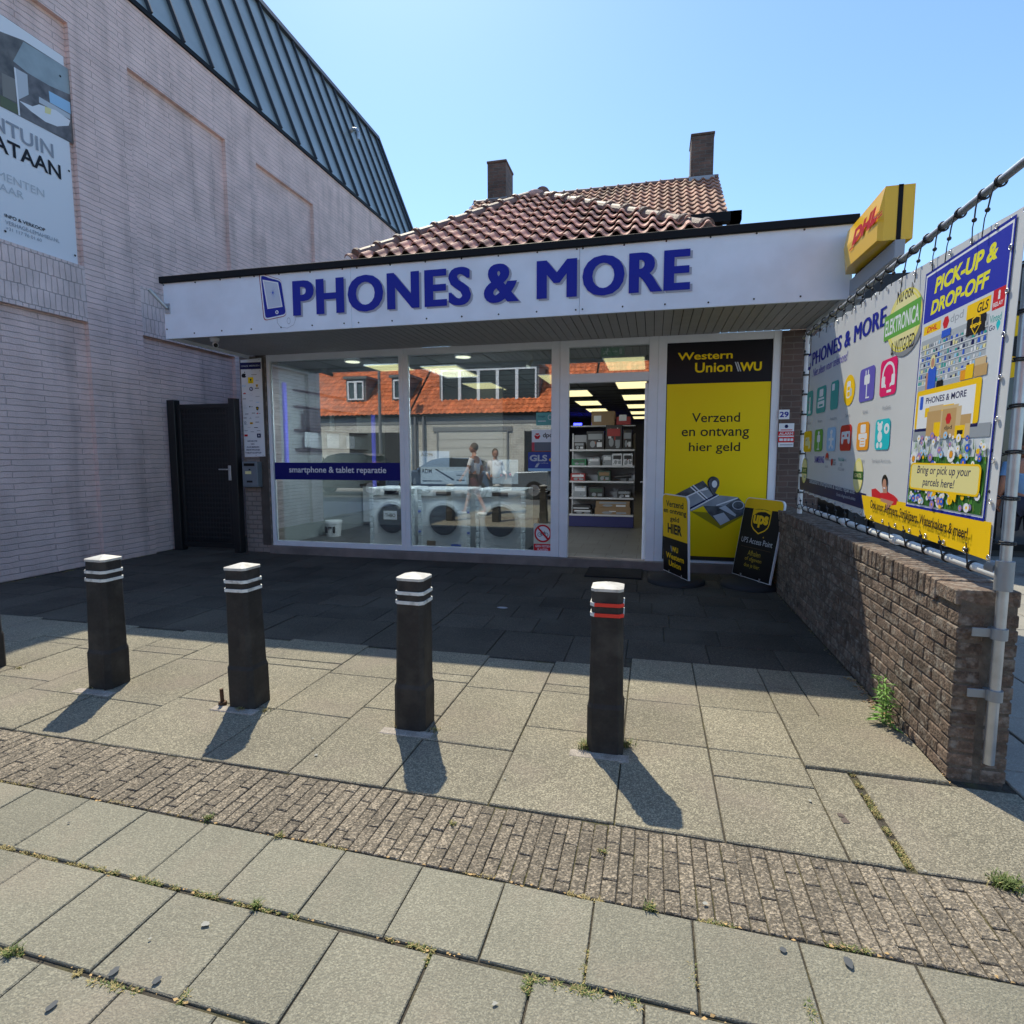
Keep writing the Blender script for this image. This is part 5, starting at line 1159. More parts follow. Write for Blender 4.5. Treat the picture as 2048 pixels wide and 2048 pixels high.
BOXM = {'black': mat('box_black', (.02, .02, .022), .5), 'white': mat('box_white', (.5, .52, .55), .5), 'green': mat('box_green', (.02, .16, .07), .5), 'red': mat('box_red', (.26, .02, .02), .5), 'brown': mat('box_brown', (.20, .13, .07), .7), 'dark green': mat('box_dgreen', (.03, .06, .04), .5), 'grey': mat('box_grey', (.2, .22, .24), .5)}
SPEC = [  # level, x0, x1, height, colour, front mark, label
 (4, -1.60, -1.38, .16, 'black', 'grey', 'small dark appliance box at the left end of the top shelf'), (4, -1.34, -.98, .38, 'black', 'grey', 'big black grill box on the top shelf of the rack'),
 (4, -.95, -.62, .50, 'black', 'red', 'tallest black box on the top shelf beside the grill box'), (4, -.60, -.42, .40, 'black', 'grey', 'black cookware box at the right end of the top shelf'),
 (3, -1.64, -1.34, .14, 'green', 'dark green', 'flat green box on the second shelf from the top'), (3, -1.30, -1.06, .17, 'grey', 'white', 'grey appliance box beside the flat green box'), (3, -1.0, -.82, .22, 'grey', 'white', 'silver patterned box left of the two white boxes'),
 (3, -.81, -.61, .25, 'white', 'black', 'left one of two identical white boxes on the second shelf'), (3, -.59, -.40, .25, 'white', 'black', 'right one of two identical white boxes on the second shelf'),
 (2, -1.66, -1.36, .16, 'red', 'white', 'red box with white picture on the middle shelf'), (2, -1.10, -.84, .22, 'dark green', 'brown', 'dark green gift box in the middle of the rack'),
 (1, -1.60, -1.33, .24, 'grey', 'white', 'silver toaster box at the left of the lower shelf'), (1, -1.28, -.97, .22, 'black', 'dark green', 'black coffee machine box next to the toaster box'), (1, -.70, -.42, .16, 'black', 'grey', 'low dark box at the right of the lower shelf'),
 (0, -1.62, -1.2, .10, 'black', 'white', 'lower of two stacked black boxes on the bottom shelf'), (0, -1.15, -.42, .15, 'brown', 'brown', 'lower long brown carton on the bottom shelf'), (0, -1.13, -.44, .14, 'brown', 'grey', 'upper long brown carton on the bottom shelf')]
for k, (lvl, x0, x1, h_, cn, mk, lab) in enumerate(SPEC):
    z_ = lv[lvl]+.013+(.151 if k == 16 else 0)
    t = thing('product_box', lab, 'box', ((x0+x1)/2, 12.05, z_), 'boxes on the shelf rack')
    b = B(); b.box(x0, x1, RY+.03, RY+.28, z_, z_+h_); b.build('carton', BOXM[cn], t, bevel=.003)
    pr = Print(PY(RY+.03), .001); w_ = x1-x0
    for _ in range(7):
        a_, c_ = random.uniform(.05, .8), random.uniform(.05, .85); e_, f_ = random.uniform(.05, .2), random.uniform(.03, .15); pr.uv([(x0+a_*w_, z_+c_*h_), (x0+min(a_+e_, .97)*w_, z_+c_*h_), (x0+min(a_+e_, .97)*w_, z_+min(c_+f_, .97)*h_), (x0+a_*w_, z_+min(c_+f_, .97)*h_)], BOXM[random.choice(['grey', 'white', 'black', 'dark green', 'red', 'brown'])])
    pr.uv([(x0+.1*w_, z_+.55*h_), (x1-.1*w_, z_+.55*h_), (x1-.1*w_, z_+.85*h_), (x0+.1*w_, z_+.85*h_)], BOXM[mk]); pr.disc_uv(x0+.35*w_, z_+.3*h_, w_*.15, h_*.18, BOXM['grey'], 12); pr.uv([(x0+.6*w_, z_+.15*h_), (x1-.12*w_, z_+.15*h_), (x1-.12*w_, z_+.4*h_), (x0+.6*w_, z_+.4*h_)], BOXM['grey' if mk != 'grey' else 'white']); pr.build('print', t)
t = thing('product_box', 'upper of two stacked black boxes on the bottom shelf', 'box', (-1.4, 12.05, lv[0]+.115), 'boxes on the shelf rack'); b = B(); b.box(-1.62, -1.24, RY+.04, RY+.28, lv[0]+.115, lv[0]+.2); b.build('carton', BOXM['black'], t, bevel=.003); b = B(); b.box(-1.6, -1.28, RY+.036, RY+.04, lv[0]+.13, lv[0]+.15); b.build('print', BOXM['white'], t)
for x0, x1, z0_, z1_, lab in ((-1.25, -.78, 2.13, 2.42, 'brown cardboard carton stacked on top of the rack'), (-.74, -.46, 2.14, 2.30, 'small dark red carton on top of the rack')):
    t = thing('carton', lab, 'box', (x0, 12.1, z0_)); b = B(); b.box(x0, x1, 12.0, 12.3, z0_, z1_); b.build('box', BOXM['brown' if x0 < -1 else 'red'], t, bevel=.004); b = B(); b.box(x0+.05, x0+.2, 11.996, 12.0, z0_+.08, z0_+.2); b.build('label', BOXM['white'], t)
b = B(); b.box(RX0, RX1, 12.0, 12.33, 2.11, 2.13); tag(b.build('shelf', SH, rk))
dr = tag(B().cyl((-.75, 12.0, lv[2]+.1), (-.42, 12.0, lv[2]+.13), .03, .05, n=12).cyl((-.5, 12.0, lv[2]+.013), (-.5, 12.0, lv[2]+.13), .03, n=10).build('power_tool', BOXM['black']), 'black handheld tool standing on the middle shelf', 'tool')
# tumble dryers wrapped for sale
def dryer(x, y, lab, blue=False, note=False, w_=.38, H_=1.0):
    t = thing('tumble_dryer', lab, 'dryer', (x, y, 0.03), 'white machines behind the shop windows'); dz = .55
    b = B(); b.box(x-w_, x+w_, y, y+.62, .05, H_); b.build('body', mat('appliance_white', (.82, .85, .88), .3), t, bevel=.012, seg=2)
    b = B(); b.box(x-w_+.02, x+w_-.02, y-.012, y, H_-.14, H_-.02); b.build('control_panel', mat('appliance_panel', (.60, .63, .66), .3), t, bevel=.003)
    b = B(); b.box(x-.13, x+.12, y-.016, y-.012, H_-.11, H_-.05); b.build('display', mat('display_black', (.02, .02, .03), .2), t)
    b = B(); b.box(x-w_+.03, x-w_+.24, y-.018, y-.012, H_-.125, H_-.035); b.build('detergent_drawer', mat('appliance_white', ()), t, bevel=.002)
    b = B()
    for k in range(4): b.cyl((x+.15+k*.03, y-.012, H_-.08), (x+.15+k*.03, y-.020, H_-.08), .008, n=8)
    b.build('button_row', M_STEEL, t)
    b = B(); b.cyl((x, y-.001, .50), (x, y-.03, .50), .285, n=40); d_ = b.build('door', mat('appliance_ring', (.66, .69, .72), .3), t, bevel=.006)
    b = B(); b.torus((x, y-.032, .50), (0, 1, 0), .245, .012, 40, 6); b.build('door_ring', M_STEEL, d_)
    b = B(); b.cyl((x, y-.031, .50), (x, y-.046, .50), .235, .21, n=40); b.build('door_glass', mat('drum_glass', (.03, .03, .035), .1), d_)
    b = B(); b.cyl((x+w_-.1, y-.012, H_-.08), (x+w_-.1, y-.035, H_-.08), .030, n=16); b.build('knob', M_STEEL, t)
    for s_ in (-1, 1):
        b = B(); z_ = .06
        while z_ < H_: b.box(x+s_*(w_-.015)-.032+random.uniform(-.004, .004), x+s_*(w_-.015)+.032, y-.032, y+.02, z_, min(z_+.085, H_+.015)); z_ += .095
        b.build('foam_corner', mat('foam_white', (.66, .72, .76), .7, bump=.5, bs=20), t, bevel=.008)
    if blue:
        b = B(); b.box(x+.12, x+.28, y-.037, y-.032, .10, .13); b.build('blue_tape', M_BLUE, t)
        for s_ in (-1, 1):
            for z_ in (.30, .62): b = B(); b.box(x+s_*(w_-.015)-.02, x+s_*(w_-.015)+.02, y-.037, y-.033, z_, z_+.03); b.build('blue_mark', M_BLUE, t)
        b = B(); b.box(x-.30, x-.15, y-.008, y-.001, .08, .17); b.build('energy_sticker', mat('box_brown', ()), t)
    if note:
        b = B(); b.box(x-.13, x+.10, y-.056, y-.052, .49, .63); nt_ = b.build('price_card', M_WHITEP, t); pr = Print(PY(y-.056), .001); pr.text_uv('THBO', x-.105, .53, x+.075, .59, M_BLKP, .02); pr.build('lettering', nt_)
dryer(-4.06, 8.47, 'white tumble dryer with paper card on its round door at the left window', note=True); dryer(-3.16, 8.43, 'white washing machine with blue tape just right of the window mullion', True, w_=.42); dryer(-2.25, 8.45, 'white washing machine nearest the doorway in the right window')
bk = thing('bucket', 'white plastic bucket with dark print on the shop floor', 'bucket', (-5.72, 9.45, .03)); b = B(); b.cyl((-5.72, 9.45, .03), (-5.72, 9.45, .31), .125, .15, n=20); b.cyl((-5.72, 9.45, .27), (-5.72, 9.45, .32), .158, .158, n=20); b.build('tub', M_WHITEP, bk)
b = B(); b.box(-5.82, -5.77, 9.31, 9.335, .1, .22); b.box(-5.66, -5.62, 9.31, 9.335, .1, .22); b.box(-5.75, -5.68, 9.30, 9.315, .19, .22); b.build('print', M_BLKP, bk)
kb = thing('kitchen_cabinet', 'low white cabinet with dark worktop at the back left of the shop', 'cabinet', (-5.2, 11.4, 0))
b = B(); b.box(-5.95, -4.75, 11.0, 11.6, .12, .88); b.build('carcass', mat('cabinet_white', (.48, .5, .52), .4), kb, bevel=.004); b = B(); b.box(-6.0, -4.2, 10.97, 11.62, .88, .92); b.build('worktop', M_BLK, kb)
b = B(); b.box(-4.72, -4.22, 11.02, 11.6, .12, .87); b.build('drawer_unit', mat('cabinet_grey', (.30, .31, .33), .4), kb, bevel=.004)
cm = thing('coffee_machine', 'black coffee machine on the worktop at the back of the shop', 'machine', (-5.5, 11.2, .92)); b = B(); b.box(-5.62, -5.42, 11.1, 11.4, .92, 1.28); b.box(-5.40, -5.2, 11.12, 11.4, .92, 1.2); b.build('body', BOXM['black'], cm, bevel=.01); b = B(); b.box(-5.36, -5.24, 11.08, 11.12, 1.0, 1.02); b.build('spout', M_STEEL, cm)
for i, (x, h_) in enumerate(((-5.1, .22), (-4.98, .16), (-4.85, .1))): tag(B().cyl((x, 11.2, .92), (x, 11.2, .92+h_), .035, .03, n=12).cyl((x, 11.2, .92+h_), (x, 11.2, .95+h_), .018, n=10).build('bottle', BOXM['grey']), ('tallest', 'middle', 'shortest')[i]+' of three grey bottles on the dark worktop', 'bottle')
# wall shelf with papers along the left interior wall
ws = thing('wall_rack', 'dark wire wall rack along the white inner wall with papers', 'rack', (-5.95, 9.3, 1.5))
for z_ in (1.30, 1.62, 1.95, 2.35, 2.62): b = B(); b.box(-6.0, -5.90, 8.75, 11.2, z_, z_+.02); b.build('rail', M_BLK, ws)
for i, (y0, y1, z0_, z1_) in enumerate(((8.9, 9.3, 1.66, 1.92), (9.6, 10.0, 1.66, 1.92), (10.3, 10.6, 1.66, 1.9), (8.9, 9.7, 2.0, 2.3), (9.9, 10.7, 2.0, 2.3))):
    tag(B().box(-5.90, -5.885, y0, y1, z0_, z1_).build('price_list' if i < 3 else 'screen_protector_pack', M_LGREYP if i < 3 else mat('dark_pack', (.05, .055, .06), .3)), ['nearest pale price list on the rack behind the left window', 'middle pale price list on the rack behind the left window', 'farthest pale price list on the rack behind the left window', 'near dark pack above the price lists', 'far dark pack above the price lists'][i], 'poster' if i < 3 else 'pack')
# adm notices hanging in the right window and window stickers
def sticker(name, lab, cat, L_, R2, m, draw=None, Y=7.772):
    P = PY(Y); a, c = P.at(*L_), P.at(*R2); t = thing(name, lab, cat, ((a[0]+c[0])/2, Y, a[1])); b = B(); b.slab(P, [(a[0], a[1]), (c[0], a[1]), (c[0], c[1]), (a[0], c[1])], .0015); b.build('sheet', m, t)
    if draw: pr = Print(P, .002, .0003); draw(pr, a[0], a[1], c[0]-a[0], c[1]-a[1]); pr.build('artwork', t)
    return t
def dq(pr, a, b_, w, h, x0, y0, x1, y1, m): pr.uv([(a+x0*w, b_+y0*h), (a+x1*w, b_+y0*h), (a+x1*w, b_+y1*h), (a+x0*w, b_+y1*h)], m)
def d_strip(pr, a, b_, w, h): pr.text_uv('smartphone & tablet reparatie', a+.11*w, b_+.27*h, a+.885*w, b_+.76*h, M_WHITEP, .014)
P = PY(7.77); zst = [P.at(*w4(445, 1308))[1], P.at(*w4(445, 1158))[1]]
t = thing('window_sticker', 'navy strip with white repair lettering across the left shop window', 'sticker', (-4.6, 7.77, 1.2)); b = B(); b.slab(PY(7.7725), [(-5.69, 1.145), (-3.58, 1.145), (-3.58, 1.405), (-5.69, 1.405)], .002); b.build('strip', mat('navy_strip', C(22, 26, 110), .5, spec=.2), t)
pr = Print(PY(7.7705), .001); a = P.at(*w4(572, 1270)); c = P.at(*w4(1508, 1205)); pr.text_uv('smartphone & tablet reparatie', a[0], 1.225, c[0], 1.345, M_WHITEP, .016); pr.build('lettering', t)
def d_bike(pr, a, b_, w, h):
    pr.disc_uv(a+.5*w, b_+.66*h, .46*w, .31*h, M_RED, 28); pr.disc_uv(a+.5*w, b_+.66*h, .37*w, .25*h, M_WHITEP, 28)
    for x in (.33, .67): pr.ring_uv(a+x*w, b_+.62*h, .12*w, .075*h, M_BLKP, .22, 16)
    for p, q in (((.33, .62), (.45, .70)), ((.45, .70), (.6, .70)), ((.6, .70), (.67, .62)), ((.33, .62), (.52, .60)), ((.52, .60), (.6, .70)), ((.6, .70), (.58, .75)), ((.45, .7), (.43, .74))):
        p_, q_ = Vector((a+p[0]*w, b_+p[1]*h)), Vector((a+q[0]*w, b_+q[1]*h)); n_ = Vector((-(q_-p_).y, (q_-p_).x)).normalized()*.003; pr.uv([tuple(p_+n_), tuple(p_-n_), tuple(q_-n_), tuple(q_+n_)], M_BLKP)
    pr.uv([(a+.2*w, b_+.84*h), (a+.27*w, b_+.88*h), (a+.82*w, b_+.49*h), (a+.74*w, b_+.44*h)], M_RED)
    dq(pr, a, b_, w, h, .02, .02, .98, .30, M_RED); pr.text_uv('GEEN FIETSEN', a+.1*w, b_+.18*h, a+.9*w, b_+.26*h, M_WHITEP, .015); pr.text_uv('PLAATSEN', a+.22*w, b_+.06*h, a+.78*w, b_+.14*h, M_WHITEP, .015)
sticker('window_sticker', 'no bicycles sticker low in the right shop window', 'sticker', w5(1260, 1862), w5(1425, 1615), M_KHAKI if 0 else mat('sticker_cream', (.62, .62, .52), .5), d_bike)
def d_dpd(pr, a, b_, w, h):
    dq(pr, a, b_, w, h, 0, 0, 1, .42, mat('sticker_red', (.5, .05, .08), .5)); dq(pr, a, b_, w, h, .12, .02, .88, .42, mat('sticker_photo', (.12, .14, .17), .5)); pr.disc_uv(a+.25*w, b_+.70*h, .14*w, .15*h, M_RED, 6); pr.text_uv('dpd', a+.5*w, b_+.58*h, a+.93*w, b_+.85*h, M_BLKP, .02)
    pr.uv([(a+.25*w, b_+.7*h), (a+.14*w, b_+.76*h), (a+.14*w, b_+.79*h), (a+.25*w, b_+.74*h)], M_WHITEP); pr.uv([(a+.25*w, b_+.7*h), (a+.36*w, b_+.76*h), (a+.36*w, b_+.79*h), (a+.25*w, b_+.74*h)], M_WHITEP)
sticker('window_sticker', 'white parcel sticker with red cube at the right edge of the window', 'sticker', w5(1245, 978), w5(1440, 785), M_WHITEP, d_dpd)
def d_gls(pr, a, b_, w, h):
    pr.text_uv('GLS', a+.06*w, b_+.52*h, a+.74*w, b_+.86*h, M_LGREYP, .04); pr.disc_uv(a+.86*w, b_+.60*h, .05*w, .08*h, M_YEL2, 12); pr.text_uv('ParcelShop', a+.38*w, b_+.38*h, a+.78*w, b_+.46*h, M_LGREYP); dq(pr, a, b_, w, h, 0, 0, 1, .14, M_LBL); pr.uv([(a+.26*w, b_+.2*h), (a+.36*w, b_+.2*h), (a+.44*w, b_+.4*h), (a+.34*w, b_+.4*h)], M_LGREYP)
sticker('window_sticker', 'blue parcel shop sticker below the red cube sticker', 'sticker', w5(1213, 1150), w5(1440, 985), mat('sticker_blue', (.02, .05, .30), .5), d_gls)
def d_teal(pr, a, b_, w, h): pr.text_uv('Google', a+.1*w, b_+.6*h, a+.5*w, b_+.78*h, M_NAVY2, .0); pr.ring_uv(a+.78*w, b_+.62*h, .12*w, .2*h, M_WHITEP, .2); dq(pr, a, b_, w, h, .1, .3, .55, .36, M_WHITEP)
sticker('window_sticker', 'pale teal sticker uppermost at the right edge of the window', 'sticker', w5(1283, 750), w5(1440, 635), mat('sticker_teal', (.10, .36, .34), .5), d_teal)
def d_adm(pr, a, b_, w, h): pr.text_uv('ADM', a+.02*w, b_+.62*h, a+.24*w, b_+.88*h, M_BLKP, .02); pr.uv([(a+.3*w, b_+.85*h), (a+.34*w, b_+.88*h), (a+.72*w, b_+.25*h), (a+.68*w, b_+.2*h)], M_BLKP); dq(pr, a, b_, w, h, .70, .72, .96, .76, M_GREYP); dq(pr, a, b_, w, h, .75, .5, .9, .55, M_BLKP); dq(pr, a, b_, w, h, .75, .2, .92, .26, M_BLKP); dq(pr, a, b_, w, h, .04, .15, .45, .2, M_BLKP)
sticker('notice', 'white brand notice standing on the machine right of the mullion', 'notice', w5(270, 1262), w5(690, 1115), M_LGREYP, d_adm, Y=8.50)
sticker('notice', 'upper brand notice above the machine right of the mullion', 'notice', w5(258, 1118), w5(520, 975), mat('notice_blue', (.30, .36, .46), .5), lambda pr, a, b_, w, h: pr.text_uv('ADM', a+.05*w, b_+.68*h, a+.45*w, b_+.9*h, M_BLKP, .02), Y=8.505)
sticker('notice', 'white notice lying on the machine nearest the doorway', 'notice', w5(900, 1262), w5(1125, 1050), M_LGREYP, lambda pr, a, b_, w, h: pr.text_uv('ADM', a+.05*w, b_+.75*h, a+.4*w, b_+.93*h, M_BLKP, .02), Y=8.52)

# ================================================================ ACROSS THE STREET (behind the viewer, seen mirrored in the glass)
FW = brickmat('white_brick', 'XZ', (.66, .64, .58), (.60, .58, .53), (.40, .38, .34), bw=.25, bh=.075, bump=.8, dist=.02)
YH = -9.2
def row_house(name, lab, x0, x1, dormers, opens):
    t = thing(name, lab, 'house', ((x0+x1)/2, YH-4, 0))
    b = B(); b.box(x0, x1, YH-8, YH, 0, 3.35); b.box(x0, x1, YH, YH+.02, 2.95, 3.35, 1); b.build('wall', [FW, mat('frieze_grey', (.22, .23, .24), .7)], t)
    o = Vector((x1, YH+.12, 3.40)); n_ = int((x1-x0)/.25); vd = Vector((0, -4.0, 3.4)).normalized()
    b = B(); pantiles(b, o, (-1, 0, 0), vd, n_, 17, .25, .31, seg=4, amp=.03, lip=.03); b.build('roof', M_OTILE, t, recalc=False)
    b = B(); b.add([(x0, YH+.1, 3.38), (x1, YH+.1, 3.38), (x1, YH-4, 6.85), (x0, YH-4, 6.85), (x1, YH-8, 3.4), (x0, YH-8, 3.4)], [(0, 1, 2, 3), (3, 2, 4, 5), (1, 4, 2), (0, 3, 5)]); b.build('roof_deck', mat('roof_deck', ()), t)
    b = B(); b.box(x0, x1, YH+.02, YH+.16, 3.30, 3.40); b.build('gutter', M_BLK, t)
    for dx0, dx1, z0_, z1_, nw in dormers:
        b = B(); b.box(dx0, dx1, YH-2.6, YH-.7, z0_-.1, z1_+.1); b.box(dx0-.1, dx1+.1, YH-2.7, YH-.6, z1_+.1, z1_+.22)
        d_ = b.build('dormer', mat('dormer_grey', (.16, .165, .17), .7), t)
        b = B(); ww = (dx1-dx0-.2)/nw
        for i in range(nw):
            a_ = dx0+.1+i*ww; b.box(a_, a_+.07, YH-.70, YH-.63, z0_, z1_); b.box(a_+ww-.07, a_+ww, YH-.70, YH-.63, z0_, z1_); b.box(a_+.07, a_+ww-.07, YH-.70, YH-.63, z0_, z0_+.07); b.box(a_+.07, a_+ww-.07, YH-.70, YH-.63, z1_-.07, z1_)
        b.build('window_frame', M_WHT, d_)
        b = B(); b.box(dx0+.12, dx1-.12, YH-.69, YH-.68, z0_+.03, z1_-.03); b.build('window_glass', mat('dormer_glass', (.05, .065, .07), .08), d_)
    for k, (ox0, ox1, h_, kind) in enumerate(opens):
        if kind == 'garage':
            b = B()
            for i in range(7): b.box(ox0, ox1, YH+.0, YH+.03+.012*(i % 2), i*h_/7+.01, (i+1)*h_/7-.01)
            b.build('garage_door', mat('garage_white', (.58, .57, .52), .5), t)
            b = B(); b.box(ox0-.25, ox1+.25, YH+.0, YH+.06, h_+.0, h_+.2); b.box(ox0-.08, ox0, YH+.03, YH+.06, 0, h_); b.box(ox1, ox1+.08, YH+.03, YH+.06, 0, h_); b.build('lintel', mat('frieze_grey', ()), t)
        elif kind == 'open':
            b = B(); b.box(ox0, ox1, YH+.0, YH+.03, 0, h_); b.build('carport_shade_panel', mat('carport_shade', (.03, .03, .032), .9), t)  # dark panel on the wall, painted for the shade inside an open carport
        else:
            b = B(); b.box(ox0, ox1, YH+.0, YH+.04, 0 if kind == 'door' else .8, h_); b.build(kind, mat('house_dark', (.04, .045, .05), .3), t)
row_house('terraced_house', 'white brick house with orange tiled roof and wide dormer mirrored in the right window', -10.9, -2.6, [(-9.7, -5.0, 3.98, 5.45, 5)], [(-9.5, -6.3, 2.62, 'garage'), (-5.5, -3.4, 2.6, 'window')])
row_house('terraced_house', 'white brick house with two small dormers mirrored in the left window', -19.5, -10.95, [(-14.5, -13.45, 4.2, 5.1, 2), (-12.1, -11.2, 4.2, 5.1, 2)], [(-14.0, -11.3, 2.6, 'open'), (-17.5, -15.5, 2.5, 'window')])
row_house('terraced_house', 'white brick house with orange roof mirrored behind the doorway transom', -2.55, 6.0, [(0, 2.4, 4.1, 5.2, 2)], [(-1.5, .2, 2.5, 'window'), (1, 2, 2.3, 'door')])
for i, x in enumerate((-10.6, -10.2)): tag(B().cyl((x, YH+.1, 0), (x, YH+.1, 3.3), .06, n=10).build('downpipe', mat('pipe_grey', (.2, .2, .21), .5)), ('left', 'right')[i]+' one of the twin grey downpipes mirrored beside the garage', 'pipe')
# lamp post and street sign mirrored in the left window
lpst = thing('street_lamp', 'grey street lamp post mirrored in the left shop window', 'lamp', (-11.6, -7.6, 0)); b = B(); b.cyl((-11.6, -7.6, 0), (-11.6, -7.6, 7), .08, .05, n=12); b.build('pole', mat('pipe_grey', ()), lpst); b = B(); b.box(-11.75, -11.45, -7.6, -6.9, 6.95, 7.1); b.build('lamp_head', mat('pipe_grey', ()), lpst)
def car(lab, x, y, paint, suv=False, rz=0):
    t = thing('parked_car', lab, 'car', (x, y, 0), 'cars parked across the street'); L_, Wd, H_ = 4.4, .88, 1.62 if suv else 1.45
    body = [(-2.2, .30), (-2.2, .72), (-2.05, .95), (-1.1, .99), (1.45, 1.0), (2.12, .92), (2.2, .7), (2.2, .3)]
    gl = [(-1.15, .97), (-.45, H_-.08), (.0, H_), (1.0, H_-.02), (1.75 if suv else 1.6, .99)]
    b = B(); b.prism([(x+p[0], p[1]) for p in body], y-Wd, y+Wd); b.prism([(x+p[0]*.98+.02, p[1]-.0) for p in [(-.5, H_-.14), (-.45, H_-.075), (0, H_+.0), (1.0, H_-.015), (1.32, H_-.1)]], y-Wd+.12, y+Wd-.12); bd = b.build('body', paint, t, bevel=.05, seg=2)
    b = B(); b.prism([(x+p[0], p[1]-.015) for p in gl], y-Wd+.09, y+Wd-.09); b.build('window', mat('car_glass', (.02, .025, .03), .06), t)
    b = B()
    for px_ in (-.62, .32, 1.15): b.obox((x+px_, y+Wd-.085, 1.22), (.025, 0, 0), (0, .01, 0), (-.03 if px_ < 0 else .03, 0, .24))
    b.build('pillar', M_BLK, t)
    for wx in (-1.38, 1.35):
        for s_ in (-1, 1):
            b = B(); b.cyl((x+wx, y+s_*(Wd-.2), .32), (x+wx, y+s_*(Wd+.01), .32), .32, n=24); wh = b.build('wheel', mat('tyre', (.015, .015, .016), .8), t, bevel=.02)
            b = B(); b.cyl((x+wx, y+s_*(Wd+.005), .32), (x+wx, y+s_*(Wd+.02), .32), .2, n=16)
            for k in range(5): a_ = k*1.2566; b.obox((x+wx+.1*math.cos(a_), y+s_*(Wd+.022), .32+.1*math.sin(a_)), (.1*math.cos(a_), 0, .1*math.sin(a_)), (0, .006, 0), (-.02*math.sin(a_), 0, .02*math.cos(a_)))
            b.build('rim', mat('rim_silver', (.5, .5, .52), .3, metal=.8), wh)
    for s_ in (-1, 1):
        b = B(); b.ball((x-2.13, y+s_*.62, .75), .12, sc=(.5, 1.3, .7)); b.build('headlight', M_WHITEP, t)
        b = B(); b.ball((x+2.15, y+s_*.65, .8), .1, sc=(.5, 1.2, .7)); b.build('tail_light', M_RED, t)
        b = B(); b.ball((x-.85, y+s_*(Wd+.07), 1.02), .09, sc=(.8, 1, .7)); b.build('mirror', paint, t)
PB = mat('paint_blue_grey', (.10, .16, .26), .25, metal=.4, coat=1); PD = mat('paint_dark', (.02, .02, .022), .25, metal=.2, coat=1); PS = mat('paint_silver', (.30, .34, .38), .25, metal=.6, coat=1)
car('dark estate car mirrored in the left shop window', -11.6, -4.9, PD, True); car('blue grey car mirrored between both shop windows', -7.35, -4.7, PB); car('silver blue car mirrored at the right edge of the window', -2.6, -4.8, PS, True)

# ================================================================ PEOPLE
def skinmesh(verts, edges, radii, sub=1, root=0):
    me = bpy.data.meshes.new('sk'); me.from_pydata(verts, edges, []); o = bpy.data.objects.new('sk', me); COL.objects.link(o)
    md = o.modifiers.new('s', 'SKIN'); md.use_smooth_shade = True
    sv = me.skin_vertices[0].data
    for i, r in enumerate(radii): sv[i].radius = (r, r) if not isinstance(r, tuple) else r; sv[i].use_root = (i == root)
    s2 = o.modifiers.new('ss', 'SUBSURF'); s2.levels = sub; s2.render_levels = sub
    bpy.context.view_layer.update(); dg = bpy.context.evaluated_depsgraph_get()
    r_ = bpy.data.meshes.new_from_object(o.evaluated_get(dg)); vs = [v.co.copy() for v in r_.vertices]; fs = [tuple(p.vertices) for p in r_.polygons]
    bpy.data.objects.remove(o); bpy.data.meshes.remove(me); bpy.data.meshes.remove(r_); return vs, fs
